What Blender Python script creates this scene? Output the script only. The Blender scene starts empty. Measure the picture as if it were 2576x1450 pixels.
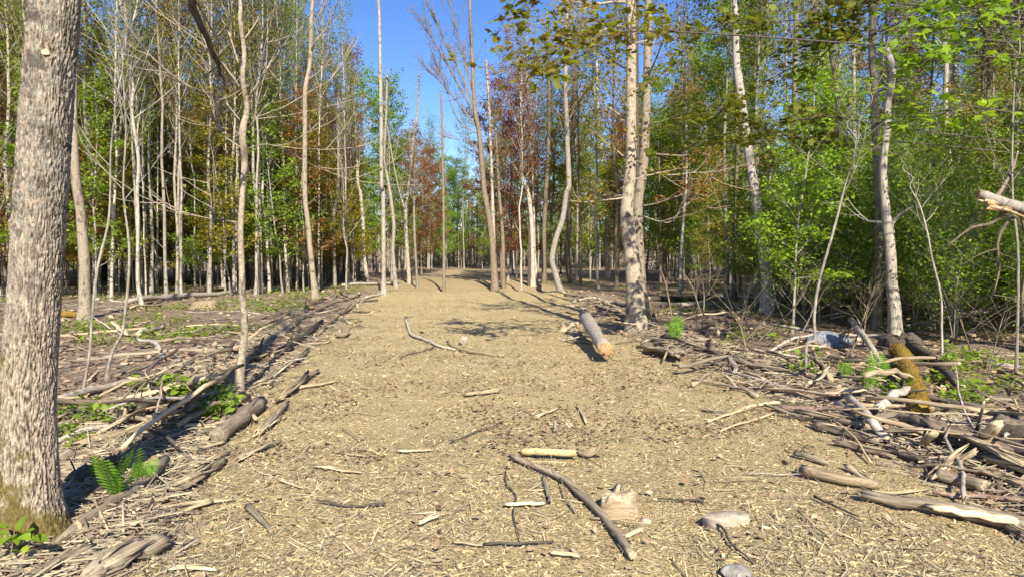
import bpy, math, random
import numpy as np
from mathutils import Vector, Matrix, Quaternion

RNG = np.random.default_rng(11)
random.seed(5)
scn = bpy.context.scene
COL = scn.collection

# ------------------------------------------------------------------ camera
CAM_H = 1.6
F = 1740.0                                   # focal length in units of a 2575 px wide frame
PITCH = math.atan(80.0 / F)
cam_d = bpy.data.cameras.new('camera')
cam_d.sensor_width = 36.0
cam_d.lens = 36.0 * F / 2575.0
cam_d.clip_start = 0.05
cam_d.clip_end = 3000.0
cam = bpy.data.objects.new('camera', cam_d)
cam.location = (0, 0, CAM_H)
cam.rotation_euler = (math.pi / 2 - PITCH, 0, 0)
COL.objects.link(cam)
scn.camera = cam

# ------------------------------------------------------------------ sky, sun, exposure
SUN_EL = math.radians(36.0)
SUN_AZ = math.radians(11.5)                   # behind the camera, a little to the right
sun_dir = Vector((math.sin(SUN_AZ) * math.cos(SUN_EL), -math.cos(SUN_AZ) * math.cos(SUN_EL), math.sin(SUN_EL)))
world = bpy.data.worlds.new('World')
scn.world = world
world.use_nodes = True
wn = world.node_tree.nodes
wl = world.node_tree.links
bg = wn['Background']
sky = wn.new('ShaderNodeTexSky')
sky.sky_type = 'NISHITA'
sky.sun_disc = False
sky.sun_elevation = SUN_EL
sky.sun_rotation = math.pi - SUN_AZ
sky.altitude = 300.0
sky.air_density = 1.0
sky.dust_density = 0.3
sky.ozone_density = 3.0
hsv = wn.new('ShaderNodeHueSaturation')
hsv.inputs['Saturation'].default_value = 1.25
hsv.inputs['Hue'].default_value = 0.515
wl.new(sky.outputs[0], hsv.inputs['Color'])
wl.new(hsv.outputs[0], bg.inputs['Color'])
bg.inputs['Strength'].default_value = 0.095
sun_l = bpy.data.lights.new('sun', 'SUN')
sun_l.energy = 5.0
sun_l.angle = math.radians(0.53)
sun_l.color = (1.0, 0.925, 0.79)
sun = bpy.data.objects.new('sun', sun_l)
sun.rotation_euler = sun_dir.to_track_quat('Z', 'Y').to_euler()
sun.location = (0, -20, 30)
COL.objects.link(sun)
scn.view_settings.view_transform = 'Standard'
scn.view_settings.look = 'None'
scn.view_settings.gamma = 1.0
scn.view_settings.exposure = 1.0
scn.view_settings.use_curve_mapping = False
try:
    scn.cycles.max_bounces = 4
    scn.cycles.diffuse_bounces = 2
    scn.cycles.transmission_bounces = 2
    scn.cycles.use_denoising = True
except Exception:
    pass

# ------------------------------------------------------------------ noise and terrain
_TAB = np.random.default_rng(3).random((256, 256))
def vn(x, y, s=0):
    x = np.asarray(x, float) + 17.3 * s; y = np.asarray(y, float) + 31.7 * s
    xi = np.floor(x).astype(int); yi = np.floor(y).astype(int)
    fx = x - xi; fy = y - yi
    fx = fx * fx * (3 - 2 * fx); fy = fy * fy * (3 - 2 * fy)
    a = _TAB[xi & 255, yi & 255]; b = _TAB[(xi + 1) & 255, yi & 255]
    c = _TAB[xi & 255, (yi + 1) & 255]; d = _TAB[(xi + 1) & 255, (yi + 1) & 255]
    return (a * (1 - fx) + b * fx) * (1 - fy) + (c * (1 - fx) + d * fx) * fy * 1.0
def fbm(x, y, o=4, s=0):
    t = 0; a = 1.0; n = 0
    for i in range(o):
        t = t + a * vn(x * 2 ** i, y * 2 ** i, s + i * 3); n += a; a *= 0.5
    return t / n

def xl(y):  # left edge of the trail
    return np.interp(y, [0, 4, 6, 12, 25, 32, 40, 60], [-2.0, -2.3, -2.9, -3.7, -5.4, -5.6, -6.5, -8.0])
def xr(y):  # right edge of the trail
    return np.interp(y, [0, 4, 5, 6.2, 8.3, 11.5, 15, 25, 32, 40, 60], [3.6, 3.4, 3.3, 3.2, 3.0, 2.6, 2.3, 2.2, 2.4, 5.0, 8.5])
def H(x, y):
    x = np.asarray(x, float); y = np.asarray(y, float)
    h = 0.16 * (fbm(x * 0.22, y * 0.22, 3, 1) - 0.5)
    out = np.clip(np.maximum(xl(y) - x, x - xr(y)), 0, 3) / 3.0
    h = h * (0.45 + 0.9 * out)
    h = h + 0.085 * (fbm(x * 1.1, y * 1.1, 3, 5) - 0.5) * (1 + out)
    h = h + 0.05 * (fbm(x * 4.5, y * 4.5, 3, 9) - 0.5)
    h = h - 0.05 * (np.exp(-((x + 1.15 - .02 * y) / .38) ** 2) + np.exp(-((x - .95 - .01 * y) / .38) ** 2)) * (.4 + fbm(x * .5, y * .5, 2, 51)) * (y < 40)
    # windrows of pushed soil and slash along both edges
    near = np.clip(1 - (y - 22) / 10, 0, 1)
    h = h + 0.13 * np.exp(-((x - xl(y) + 0.45) / 0.45) ** 2) * near * (0.5 + fbm(x, y, 2, 21))
    h = h + 0.15 * np.exp(-((x - xr(y) - 0.5) / 0.5) ** 2) * near * (0.5 + fbm(x, y, 2, 22))
    # crest where the trail runs over, then a shallow dip, then the clearing
    on = np.clip(1 - np.abs(x + 0.8) / 7, 0, 1)
    h = h + on * (0.22 * np.exp(-((y - 28.5) / 3.0) ** 2) - 0.75 * np.exp(-((y - 38) / 5.0) ** 2))
    h = h + np.clip((y - 70) / 60, 0, 1) * 0.5 + np.clip((y - 118) / 40, 0, 1) * 7.0
    return h

SINP, COSP = math.sin(PITCH), math.cos(PITCH)
def ray(u, v):
    dx = (u - 1287.5) / F; dy = -(v - 725.0) / F
    return np.array([dx, COSP + dy * SINP, dy * COSP - SINP])
def at(u, v, d):                              # the point at depth d that projects there
    r = ray(u, v); t = d / r[1]
    return np.array([0, 0, CAM_H]) + r * t
def G(u, v, lift=0.0):                        # a point on the ground (or lift above it)
    r = ray(u, v); t = 10.0
    lo, hi = 0.5, 140.0
    for _ in range(50):
        m = (lo + hi) / 2; p = r * m
        if CAM_H + p[2] > float(H(p[0], p[1])) + lift: lo = m
        else: hi = m
    p = r * lo
    return np.array([p[0], p[1], CAM_H + p[2]])

# ------------------------------------------------------------------ mesh helpers
def make_mesh(name, V, Q=None, T=None, smooth=True, mats=(), fmat=None):
    V = np.asarray(V, np.float32).reshape(-1, 3)
    Q = np.zeros((0, 4), np.int32) if Q is None or len(Q) == 0 else np.asarray(Q, np.int32)
    T = np.zeros((0, 3), np.int32) if T is None or len(T) == 0 else np.asarray(T, np.int32)
    me = bpy.data.meshes.new(name)
    me.vertices.add(len(V)); me.vertices.foreach_set('co', V.ravel())
    nq, nt = len(Q), len(T)
    me.loops.add(nq * 4 + nt * 3)
    me.loops.foreach_set('vertex_index', np.concatenate([Q.ravel(), T.ravel()]))
    me.polygons.add(nq + nt)
    ls = np.concatenate([np.arange(nq) * 4, nq * 4 + np.arange(nt) * 3]).astype(np.int32)
    me.polygons.foreach_set('loop_start', ls)
    if smooth:
        me.polygons.foreach_set('use_smooth', np.ones(nq + nt, bool))
    for m in mats: me.materials.append(m)
    if fmat is not None:
        me.polygons.foreach_set('material_index', np.asarray(fmat, np.int32))
    me.update(calc_edges=True)
    return me

class MB:
    def __init__(s): s.V = []; s.Q = []; s.T = []; s.qm = []; s.tm = []; s.n = 0
    def add(s, V, Q=None, T=None, m=0):
        V = np.asarray(V, float)
        if Q is not None and len(Q): s.Q.append(np.asarray(Q) + s.n); s.qm.append(np.full(len(Q), m))
        if T is not None and len(T): s.T.append(np.asarray(T) + s.n); s.tm.append(np.full(len(T), m))
        s.V.append(V); s.n += len(V)
    def mesh(s, name, mats, smooth=True):
        V = np.concatenate(s.V)
        Q = np.concatenate(s.Q) if s.Q else None; T = np.concatenate(s.T) if s.T else None
        fm = np.concatenate(s.qm + s.tm)
        return make_mesh(name, V, Q, T, smooth, mats, fm)

def frames(P):
    P = np.asarray(P, float); n = len(P)
    T = np.gradient(P, axis=0); T /= np.linalg.norm(T, axis=1)[:, None] + 1e-9
    N = np.zeros((n, 3)); a = np.array([0, 0, 1.0]) if abs(T[0][2]) < 0.9 else np.array([1.0, 0, 0])
    v = a - T[0] * a.dot(T[0]); v /= np.linalg.norm(v)
    for i in range(n):
        v = v - T[i] * v.dot(T[i]); v /= np.linalg.norm(v) + 1e-9; N[i] = v
    return T, N, np.cross(T, N)
_QC = {}
def ringquads(n, k):
    if (n, k) not in _QC:
        i = np.arange(n - 1)[:, None] * k; j = np.arange(k)[None]; j2 = (j + 1) % k
        _QC[(n, k)] = np.stack([i + j, i + j2, i + k + j2, i + k + j], -1).reshape(-1, 4)
    return _QC[(n, k)]
def tube(mb, P, R, k=6, rad=None, cap0=False, cap1=True, m=0, capm=None):
    P = np.asarray(P, float); n = len(P); R = np.broadcast_to(np.asarray(R, float), (n,))
    T, N, B = frames(P)
    a = np.arange(k) * 2 * math.pi / k
    rr = R[:, None] * (np.ones((n, k)) if rad is None else rad)
    V = P[:, None] + rr[..., None] * (np.cos(a)[None, :, None] * N[:, None] + np.sin(a)[None, :, None] * B[:, None])
    V = V.reshape(-1, 3); base = n * k
    Ts = []; extra = []
    if cap0:
        extra.append(P[0]); c = base + len(extra) - 1
        Ts.append(np.array([[(j + 1) % k, j, c] for j in range(k)]))
    if cap1:
        extra.append(P[-1] + T[-1] * R[-1] * 0.2); c = base + len(extra) - 1
        Ts.append(np.array([[(n - 1) * k + j, (n - 1) * k + (j + 1) % k, c] for j in range(k)]))
    if extra: V = np.concatenate([V, np.array(extra)])
    off = mb.n
    mb.add(V, ringquads(n, k), None, m)
    if Ts:
        Tt = np.concatenate(Ts) + off
        mb.T.append(Tt); mb.tm.append(np.full(len(Tt), m if capm is None else capm))

def rot(yaw, tilt, az):
    """Rz(yaw) Rx(tilt) Rz(az), arrays -> (N,3,3)"""
    n = len(yaw)
    def rz(a):
        M = np.zeros((n, 3, 3)); c, s = np.cos(a), np.sin(a)
        M[:, 0, 0] = c; M[:, 0, 1] = -s; M[:, 1, 0] = s; M[:, 1, 1] = c; M[:, 2, 2] = 1; return M
    X = np.zeros((n, 3, 3)); c, s = np.cos(tilt), np.sin(tilt)
    X[:, 0, 0] = 1; X[:, 1, 1] = c; X[:, 1, 2] = -s; X[:, 2, 1] = s; X[:, 2, 2] = c
    return rz(yaw) @ X @ rz(az)
def scatter(tv, tf, pos, R, S):
    """tv (k,3) template, tf (m,3) tris; pos (N,3), R (N,3,3), S (N,3) -> V, T"""
    n = len(pos); k = len(tv)
    V = (tv[None] * S[:, None, :]) @ np.transpose(R, (0, 2, 1)) + pos[:, None]
    T = tf[None] + (np.arange(n) * k)[:, None, None]
    return V.reshape(-1, 3), T.reshape(-1, 3)

LEAF_D = (np.array([[0, 0, 0], [0.42, 0.5, 0.10], [0, 1.05, -0.06], [-0.42, 0.5, 0.10]]), np.array([[0, 1, 2], [0, 2, 3]]))
def _maple():
    out = [(0, 0), (.30, -.02), (.22, .16), (.55, .38), (.34, .46), (.36, .66), (.14, .62), (0, 1.0), (-.14, .62), (-.36, .66), (-.34, .46), (-.55, .38), (-.22, .16), (-.30, -.02)]
    V = [(0, .38, .05)] + [(x, y, -0.18 * (x * x + (y - .4) ** 2) - 0.05 * y) for x, y in out]
    n = len(out)
    return np.array(V), np.array([[0, 1 + i, 1 + (i + 1) % n] for i in range(n)])
LEAF_M = _maple()
def _curl():
    out = [(0, 0), (.22, .12), (.42, .42), (.30, .50), (.26, .75), (0, 1.05), (-.26, .75), (-.30, .50), (-.42, .42), (-.22, .12)]
    V = [(0, .42, 0)] + [(x, y, 0.9 * x * x + 0.35 * (y - .5) ** 2) for x, y in out]
    n = len(out)
    return np.array(V), np.array([[0, 1 + i, 1 + (i + 1) % n] for i in range(n)])
LEAF_C = _curl()
CHIP = (np.array([[-.5, -.5, 0], [-.5, .5, 0], [-.5, 0, 1], [.5, -.3, 0], [.5, .3, 0], [.5, 0, .6]]),
        np.array([[0, 3, 5], [0, 5, 2], [2, 5, 4], [2, 4, 1], [0, 2, 1], [3, 4, 5]]))
def _fibre():
    V = []; T = []
    for i in range(4):
        x = -0.5 + i / 3; w = [.4, .55, .5, .2][i]
        V += [(x, -w, 0.8 * x * x), (x, w, 0.8 * x * x + 0.02)]
        if i: a = 2 * i - 2; T += [(a, a + 2, a + 3), (a, a + 3, a + 1)]
    return np.array(V, float), np.array(T)
FIBRE = _fibre()

# ------------------------------------------------------------------ materials
def nm(name):
    m = bpy.data.materials.new(name); m.use_nodes = True
    nt = m.node_tree; b = nt.nodes['Principled BSDF']
    b.inputs['Roughness'].default_value = 0.85
    b.inputs['Specular IOR Level'].default_value = 0.25
    return m, nt, b
def ramp(nt, fac, stops, interp='LINEAR'):
    r = nt.nodes.new('ShaderNodeValToRGB'); r.color_ramp.interpolation = interp
    e = r.color_ramp.elements
    e[0].position = stops[0][0]; e[0].color = (*stops[0][1], 1)
    e[1].position = stops[-1][0]; e[1].color = (*stops[-1][1], 1)
    for p, c in stops[1:-1]:
        x = e.new(p); x.color = (*c, 1)
    nt.links.new(fac, r.inputs[0]); return r.outputs[0]
def coords(nt, scale=(1, 1, 1), rnd=True):
    tc = nt.nodes.new('ShaderNodeTexCoord'); mp = nt.nodes.new('ShaderNodeMapping')
    nt.links.new(tc.outputs['Object'], mp.inputs[0]); mp.inputs['Scale'].default_value = scale
    if rnd:
        oi = nt.nodes.new('ShaderNodeObjectInfo'); ml = nt.nodes.new('ShaderNodeMath'); ml.operation = 'MULTIPLY'
        nt.links.new(oi.outputs['Random'], ml.inputs[0]); ml.inputs[1].default_value = 40
        nt.links.new(ml.outputs[0], mp.inputs['Location'])
    return mp.outputs[0]
def noise(nt, vec, scale, detail=4, rough=0.55):
    n = nt.nodes.new('ShaderNodeTexNoise'); n.inputs['Scale'].default_value = scale
    n.inputs['Detail'].default_value = detail; n.inputs['Roughness'].default_value = rough
    nt.links.new(vec, n.inputs['Vector']); return n.outputs['Fac']
def mixc(nt, fac, a, b, mode='MIX'):
    x = nt.nodes.new('ShaderNodeMix'); x.data_type = 'RGBA'; x.blend_type = mode
    if isinstance(fac, (int, float)): x.inputs[0].default_value = fac
    else: nt.links.new(fac, x.inputs[0])
    for i, c in ((6, a), (7, b)):
        if isinstance(c, tuple): x.inputs[i].default_value = (*c, 1)
        else: nt.links.new(c, x.inputs[i])
    return x.outputs[2]
def mathn(nt, op, a, b=None):
    x = nt.nodes.new('ShaderNodeMath'); x.operation = op
    for i, c in enumerate((a, b)):
        if c is None: continue
        if isinstance(c, (int, float)): x.inputs[i].default_value = c
        else: nt.links.new(c, x.inputs[i])
    return x.outputs[0]
def bump(nt, b, h, strength, dist=0.01):
    x = nt.nodes.new('ShaderNodeBump'); x.inputs['Strength'].default_value = strength; x.inputs['Distance'].default_value = dist
    nt.links.new(h, x.inputs['Height']); nt.links.new(x.outputs[0], b.inputs['Normal'])

def mat_bark(name, dark, mid, light, blotch=(0.07, 0.06, 0.045), bl=0.5, z=0.16, sc=34):
    m, nt, b = nm(name)
    c = coords(nt, (1, 1, z))
    n1 = noise(nt, c, sc, 5, 0.65)
    col = ramp(nt, n1, [(0.28, dark), (0.46, mid), (0.68, light)])
    c2 = coords(nt, (1, 1, 0.6))
    n2 = noise(nt, c2, 9, 4, 0.6)
    k = ramp(nt, n2, [(0.55, (0, 0, 0)), (0.63, (bl,) * 3)])
    col = mixc(nt, k, col, blotch)
    n3 = noise(nt, c2, 1.3, 2)
    col = mixc(nt, ramp(nt, n3, [(0.3, (0, 0, 0)), (0.75, (0.45,) * 3)]), col, mid)
    oi = nt.nodes.new('ShaderNodeObjectInfo')
    col = mixc(nt, 1.0, col, ramp(nt, oi.outputs['Random'], [(0, (0.72, 0.70, 0.66)), (1, (1.15, 1.12, 1.08))]), 'MULTIPLY')
    nt.links.new(col, b.inputs['Base Color'])
    bump(nt, b, n1, 0.8, 0.012)
    return m
def mat_wood(name, dark, mid, light, end=None, streak=70, xs=0.04):
    m, nt, b = nm(name)
    c = coords(nt, (xs, 1, 1))
    n1 = noise(nt, c, streak, 5, 0.65)
    col = ramp(nt, n1, [(0.3, dark), (0.5, mid), (0.7, light)])
    c2 = coords(nt, (0.5, 1, 1))
    n2 = noise(nt, c2, 7, 3)
    col = mixc(nt, ramp(nt, n2, [(0.5, (0, 0, 0)), (0.72, (0.6,) * 3)]), col, mixc(nt, 0.5, dark, mid))
    oi = nt.nodes.new('ShaderNodeObjectInfo')
    col = mixc(nt, 1.0, col, ramp(nt, oi.outputs['Random'], [(0, (0.7, 0.68, 0.66)), (1, (1.2, 1.18, 1.12))]), 'MULTIPLY')
    nt.links.new(col, b.inputs['Base Color'])
    bump(nt, b, n1, 0.9, 0.006)
    return m
def mat_leaf(name, cols, trans=0.45, rough=0.6):
    cols = [tuple(min(.6, v * 1.18) for v in c) for c in cols]
    m, nt, b = nm(name)
    ge = nt.nodes.new('ShaderNodeNewGeometry')
    n = len(cols)
    col = ramp(nt, ge.outputs['Random Per Island'], [(i / (n - 1), c) for i, c in enumerate(cols)])
    nt.links.new(col, b.inputs['Base Color']); b.inputs['Roughness'].default_value = rough
    tr = nt.nodes.new('ShaderNodeBsdfTranslucent'); mx = nt.nodes.new('ShaderNodeMixShader')
    col2 = mixc(nt, 1.0, col, (1.5, 1.45, 0.8), 'MULTIPLY')
    nt.links.new(col2, tr.inputs['Color'])
    mx.inputs[0].default_value = trans
    nt.links.new(b.outputs[0], mx.inputs[1]); nt.links.new(tr.outputs[0], mx.inputs[2])
    nt.links.new(mx.outputs[0], nt.nodes['Material Output'].inputs[0])
    return m
def mat_island(name, stops, rough=0.9):
    m, nt, b = nm(name)
    ge = nt.nodes.new('ShaderNodeNewGeometry')
    nt.links.new(ramp(nt, ge.outputs['Random Per Island'], stops), b.inputs['Base Color'])
    b.inputs['Roughness'].default_value = rough
    return m

M = {}
M['bark_grey'] = mat_bark('bark_grey', (0.096, 0.085, 0.068), (0.259, 0.235, 0.194), (0.451, 0.430, 0.378))
M['bark_pale'] = mat_bark('bark_pale', (0.144, 0.125, 0.096), (0.336, 0.305, 0.251), (0.528, 0.490, 0.423), bl=0.7)
M['bark_brown'] = mat_bark('bark_brown', (0.07, 0.055, 0.04), (0.18, 0.145, 0.105), (0.32, 0.27, 0.20))
M['bark_dark'] = mat_bark('bark_dark', (0.03, 0.025, 0.02), (0.085, 0.07, 0.055), (0.17, 0.145, 0.115))
M['bark_twin'] = mat_bark('bark_twin', (0.10, 0.085, 0.06), (0.30, 0.255, 0.19), (0.47, 0.405, 0.315), (0.055, 0.045, 0.035), .85, .9, 30)
M['snag'] = mat_bark('snag_wood', (0.17, 0.155, 0.14), (0.34, 0.31, 0.275), (0.48, 0.44, 0.38), (0.13, 0.11, 0.09), 0.7, 0.05, 26)
M['pole'] = mat_wood('weathered_wood', (0.09, 0.073, 0.052), (0.25, 0.205, 0.145), (0.42, 0.355, 0.26))
M['pale'] = mat_wood('fresh_split_wood', (0.27, 0.205, 0.125), (0.52, 0.42, 0.27), (0.70, 0.60, 0.43))
M['tan'] = mat_wood('tan_split_wood', (0.19, 0.14, 0.085), (0.38, 0.295, 0.185), (0.55, 0.45, 0.31))
M['red'] = mat_wood('reddish_bark', (0.10, 0.06, 0.045), (0.24, 0.16, 0.12), (0.40, 0.30, 0.24), xs=0.4)
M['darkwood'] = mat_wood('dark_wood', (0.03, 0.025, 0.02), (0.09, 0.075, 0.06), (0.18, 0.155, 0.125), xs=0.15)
M['logbark'] = mat_wood('log_bark', (0.17, 0.14, 0.11), (0.38, 0.34, 0.285), (0.56, 0.52, 0.46), xs=0.5, streak=40)
M['rotten'] = mat_wood('rotten_orange_wood', (0.20, 0.11, 0.045), (0.44, 0.27, 0.125), (0.64, 0.47, 0.26), xs=1.0, streak=40)
M['endwood'] = mat_wood('end_grain', (0.22, 0.16, 0.10), (0.44, 0.35, 0.23), (0.60, 0.50, 0.36), xs=1.0, streak=50)
M['mossy'] = mat_wood('moss_cover', (0.075, 0.054, 0.017), (0.200, 0.126, 0.022), (0.338, 0.216, 0.044), xs=0.8, streak=90)
M['yellowwood'] = mat_wood('yellow_stained_wood', (0.25, 0.19, 0.09), (0.48, 0.38, 0.19), (0.62, 0.52, 0.30), xs=0.6, streak=40)
M['leaf_green'] = mat_leaf('green_leaves', [(0.10, 0.17, 0.02), (0.16, 0.25, 0.025), (0.22, 0.31, 0.035), (0.13, 0.21, 0.02)])
M['leaf_lime'] = mat_leaf('lime_leaves', [(0.17, 0.27, 0.02), (0.26, 0.37, 0.03), (0.13, 0.22, 0.02), (0.21, 0.31, 0.03)])
M['leaf_olive'] = mat_leaf('olive_leaves', [(0.17, 0.15, 0.025), (0.26, 0.235, 0.03), (0.20, 0.22, 0.025), (0.25, 0.155, 0.035), (0.19, 0.215, 0.025)])
M['leaf_copper'] = mat_leaf('copper_leaves', [(0.20, 0.12, 0.04), (0.28, 0.15, 0.055), (0.21, 0.085, 0.04), (0.22, 0.165, 0.035)])
M['leaf_red'] = mat_leaf('dark_red_leaves', [(0.20, 0.07, 0.05), (0.26, 0.105, 0.065), (0.16, 0.06, 0.045), (0.21, 0.13, 0.05)])
M['leaf_bud'] = mat_leaf('budding_leaves', [(0.17, 0.18, 0.05), (0.22, 0.21, 0.06), (0.13, 0.15, 0.04), (0.19, 0.14, 0.05)])
M['leaf_small'] = mat_leaf('understory_leaves', [(0.094, 0.150, 0.022), (0.150, 0.228, 0.026), (0.250, 0.336, 0.036), (0.125, 0.186, 0.024), (0.188, 0.264, 0.036)])
M['needle'] = mat_leaf('pine_needles', [(0.03, 0.055, 0.02), (0.05, 0.085, 0.03), (0.04, 0.07, 0.025)], 0.15)
M['fern'] = mat_leaf('fern_green', [(0.12, 0.24, 0.03), (0.19, 0.32, 0.04), (0.10, 0.20, 0.03)])
M['chips'] = mat_island('wood_chips', [(0, (0.250, 0.185, 0.097)), (0.2, (0.530, 0.415, 0.219)), (0.42, (0.420, 0.320, 0.163)), (0.6, (0.620, 0.504, 0.295)), (0.74, (0.300, 0.230, 0.127)), (0.90, (0.110, 0.085, 0.050)), (1, (0.680, 0.585, 0.397))])
M['flakes'] = mat_island('wood_flakes', [(0, (0.340, 0.255, 0.135)), (0.3, (0.500, 0.385, 0.207)), (0.6, (0.420, 0.320, 0.171)), (0.85, (0.600, 0.480, 0.280)), (1, (0.240, 0.180, 0.104))])
M['fibres'] = mat_island('shredded_fibres', [(0, (0.24, 0.19, 0.125)), (0.35, (0.38, 0.31, 0.20)), (0.6, (0.20, 0.165, 0.115)), (0.8, (0.52, 0.43, 0.28)), (1, (0.11, 0.09, 0.065))])
M['litter'] = mat_island('leaf_litter', [(0, (0.19, 0.115, 0.065)), (0.25, (0.36, 0.25, 0.155)), (0.5, (0.26, 0.165, 0.10)), (0.75, (0.48, 0.355, 0.23)), (1, (0.14, 0.085, 0.055))])
M['redlitter'] = mat_island('red_leaf_litter', [(0, (0.142, 0.086, 0.055)), (0.4, (0.237, 0.151, 0.090)), (0.7, (0.323, 0.227, 0.135)), (1, (0.104, 0.070, 0.050))])
M['twigs'] = mat_island('twig_litter', [(0, (0.10, 0.08, 0.06)), (0.4, (0.26, 0.22, 0.165)), (0.7, (0.38, 0.325, 0.245)), (1, (0.14, 0.105, 0.08))])

def mat_ground():
    m, nt, b = nm('forest_ground')
    tc = nt.nodes.new('ShaderNodeTexCoord'); c = tc.outputs['Object']
    at_ = nt.nodes.new('ShaderNodeAttribute'); at_.attribute_name = 'trail'
    tr = at_.outputs['Fac']
    n1 = noise(nt, c, 55, 5, 0.7); n2 = noise(nt, c, 9, 4, 0.6); n3 = noise(nt, c, 1.1, 4, 0.6)
    dirt = ramp(nt, n1, [(0.32, (0.160, 0.115, 0.051)), (0.46, (0.480, 0.365, 0.182)), (0.66, (0.660, 0.525, 0.286))])
    dirt = mixc(nt, ramp(nt, n3, [(0.42, (0, 0, 0)), (0.68, (0.5,) * 3)]), dirt, (0.37, 0.285, 0.15))
    dirt = mixc(nt, ramp(nt, n2, [(0.56, (0, 0, 0)), (0.66, (0.55,) * 3)]), dirt, (0.28, 0.205, 0.115))
    fl = ramp(nt, n1, [(0.3, (0.09, 0.065, 0.042)), (0.5, (0.26, 0.19, 0.125)), (0.7, (0.46, 0.35, 0.24))])
    fl = mixc(nt, ramp(nt, n2, [(0.45, (0, 0, 0)), (0.62, (0.6,) * 3)]), fl, (0.21, 0.15, 0.10))
    nt.links.new(mixc(nt, tr, fl, dirt), b.inputs['Base Color'])
    v = nt.nodes.new('ShaderNodeTexVoronoi'); v.inputs['Scale'].default_value = 42
    nt.links.new(c, v.inputs['Vector'])
    h = mathn(nt, 'ADD', n1, mathn(nt, 'MULTIPLY', v.outputs['Distance'], 0.5))
    bump(nt, b, h, 1.0, 0.035)
    return m
M['ground'] = mat_ground()

def mat_bigbark():
    m, nt, b = nm('big_trunk_bark')
    at_ = nt.nodes.new('ShaderNodeAttribute'); at_.attribute_name = 'ridge'
    am = nt.nodes.new('ShaderNodeAttribute'); am.attribute_name = 'moss'
    al = nt.nodes.new('ShaderNodeAttribute'); al.attribute_name = 'lichen'
    c = coords(nt, (1, 1, 0.7), False)
    n1 = noise(nt, c, 75, 5, 0.75)
    r = mathn(nt, 'ADD', mathn(nt, 'MULTIPLY', at_.outputs['Fac'], 0.7), mathn(nt, 'MULTIPLY', n1, 0.42))
    col = ramp(nt, r, [(0.30, (0.025, 0.02, 0.014)), (0.46, (0.12, 0.094, 0.066)), (0.66, (0.28, 0.225, 0.162)), (0.90, (0.50, 0.415, 0.315))])
    c2 = coords(nt, (1, 1, 0.8), False)
    nl = noise(nt, c2, 26, 5, 0.75)
    lm = mathn(nt, 'MULTIPLY', ramp(nt, nl, [(0.44, (0, 0, 0)), (0.54, (1, 1, 1))]), al.outputs['Fac'])
    col = mixc(nt, lm, col, ramp(nt, n1, [(0.35, (0.11, 0.105, 0.08)), (0.65, (0.34, 0.325, 0.265))]))
    nd = noise(nt, c2, 11, 5, 0.75)
    dm = mathn(nt, 'MULTIPLY', ramp(nt, nd, [(0.50, (0, 0, 0)), (0.58, (0.85,) * 3)]), al.outputs['Fac'])
    col = mixc(nt, dm, col, (0.055, 0.05, 0.038))
    nmz = noise(nt, c2, 9, 5, 0.75)
    mm = mathn(nt, 'MULTIPLY', ramp(nt, mathn(nt, 'ADD', nmz, mathn(nt, 'MULTIPLY', am.outputs['Fac'], 0.45)), [(0.62, (0, 0, 0)), (0.75, (0.9,) * 3)]), 1.0)
    col = mixc(nt, mm, col, ramp(nt, n1, [(0.3, (0.045, 0.035, 0.008)), (0.6, (0.16, 0.115, 0.022)), (0.75, (0.22, 0.17, 0.03))]))
    # one pale blaze where bark has flaked off
    nt.links.new(col, b.inputs['Base Color'])
    bump(nt, b, mathn(nt, 'ADD', n1, mathn(nt, 'MULTIPLY', nl, 0.5)), 0.8, 0.012)
    return m
M['bigbark'] = mat_bigbark()

def mat_stone(name, a, c_, l):
    m, nt, b = nm(name)
    c = coords(nt)
    n1 = noise(nt, c, 14, 6, 0.7); n2 = noise(nt, c, 2.5, 3)
    col = ramp(nt, n1, [(0.3, a), (0.5, c_), (0.7, l)])
    col = mixc(nt, ramp(nt, n2, [(0.5, (0, 0, 0)), (0.75, (0.5,) * 3)]), col, a)
    nt.links.new(col, b.inputs['Base Color']); bump(nt, b, n1, 0.5, 0.01); return m
M['stone_blue'] = mat_stone('blue_grey_stone', (0.13, 0.14, 0.155), (0.22, 0.235, 0.26), (0.33, 0.35, 0.38))
M['stone_tan'] = mat_stone('tan_stone', (0.213, 0.172, 0.123), (0.369, 0.312, 0.230), (0.492, 0.435, 0.344))
M['stone_grey'] = mat_stone('grey_stone', (0.12, 0.11, 0.10), (0.24, 0.225, 0.20), (0.38, 0.36, 0.33))
M['stump_side'] = mat_wood('stump_side', (0.15, 0.105, 0.065), (0.33, 0.25, 0.16), (0.50, 0.40, 0.27), xs=1, streak=30)

# ------------------------------------------------------------------ scene object helpers
def tag(o, label=None, cat=None, group=None, kind=None):
    if label: o['label'] = label
    if cat: o['category'] = cat
    if group: o['group'] = group
    if kind: o['kind'] = kind
    return o
def obj(name, me, parent=None, loc=None):
    o = bpy.data.objects.new(name, me); COL.objects.link(o)
    if parent: o.parent = parent
    if loc is not None: o.location = Vector(loc)
    return o
def empty(name, loc):
    o = bpy.data.objects.new(name, None); COL.objects.link(o); o.location = Vector(loc); o.empty_display_size = 0.3
    return o
def copy_tree(o, parent=None):
    c = o.copy(); COL.objects.link(c); c.parent = parent
    for ch in o.children: copy_tree(ch, c)
    return c

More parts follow.
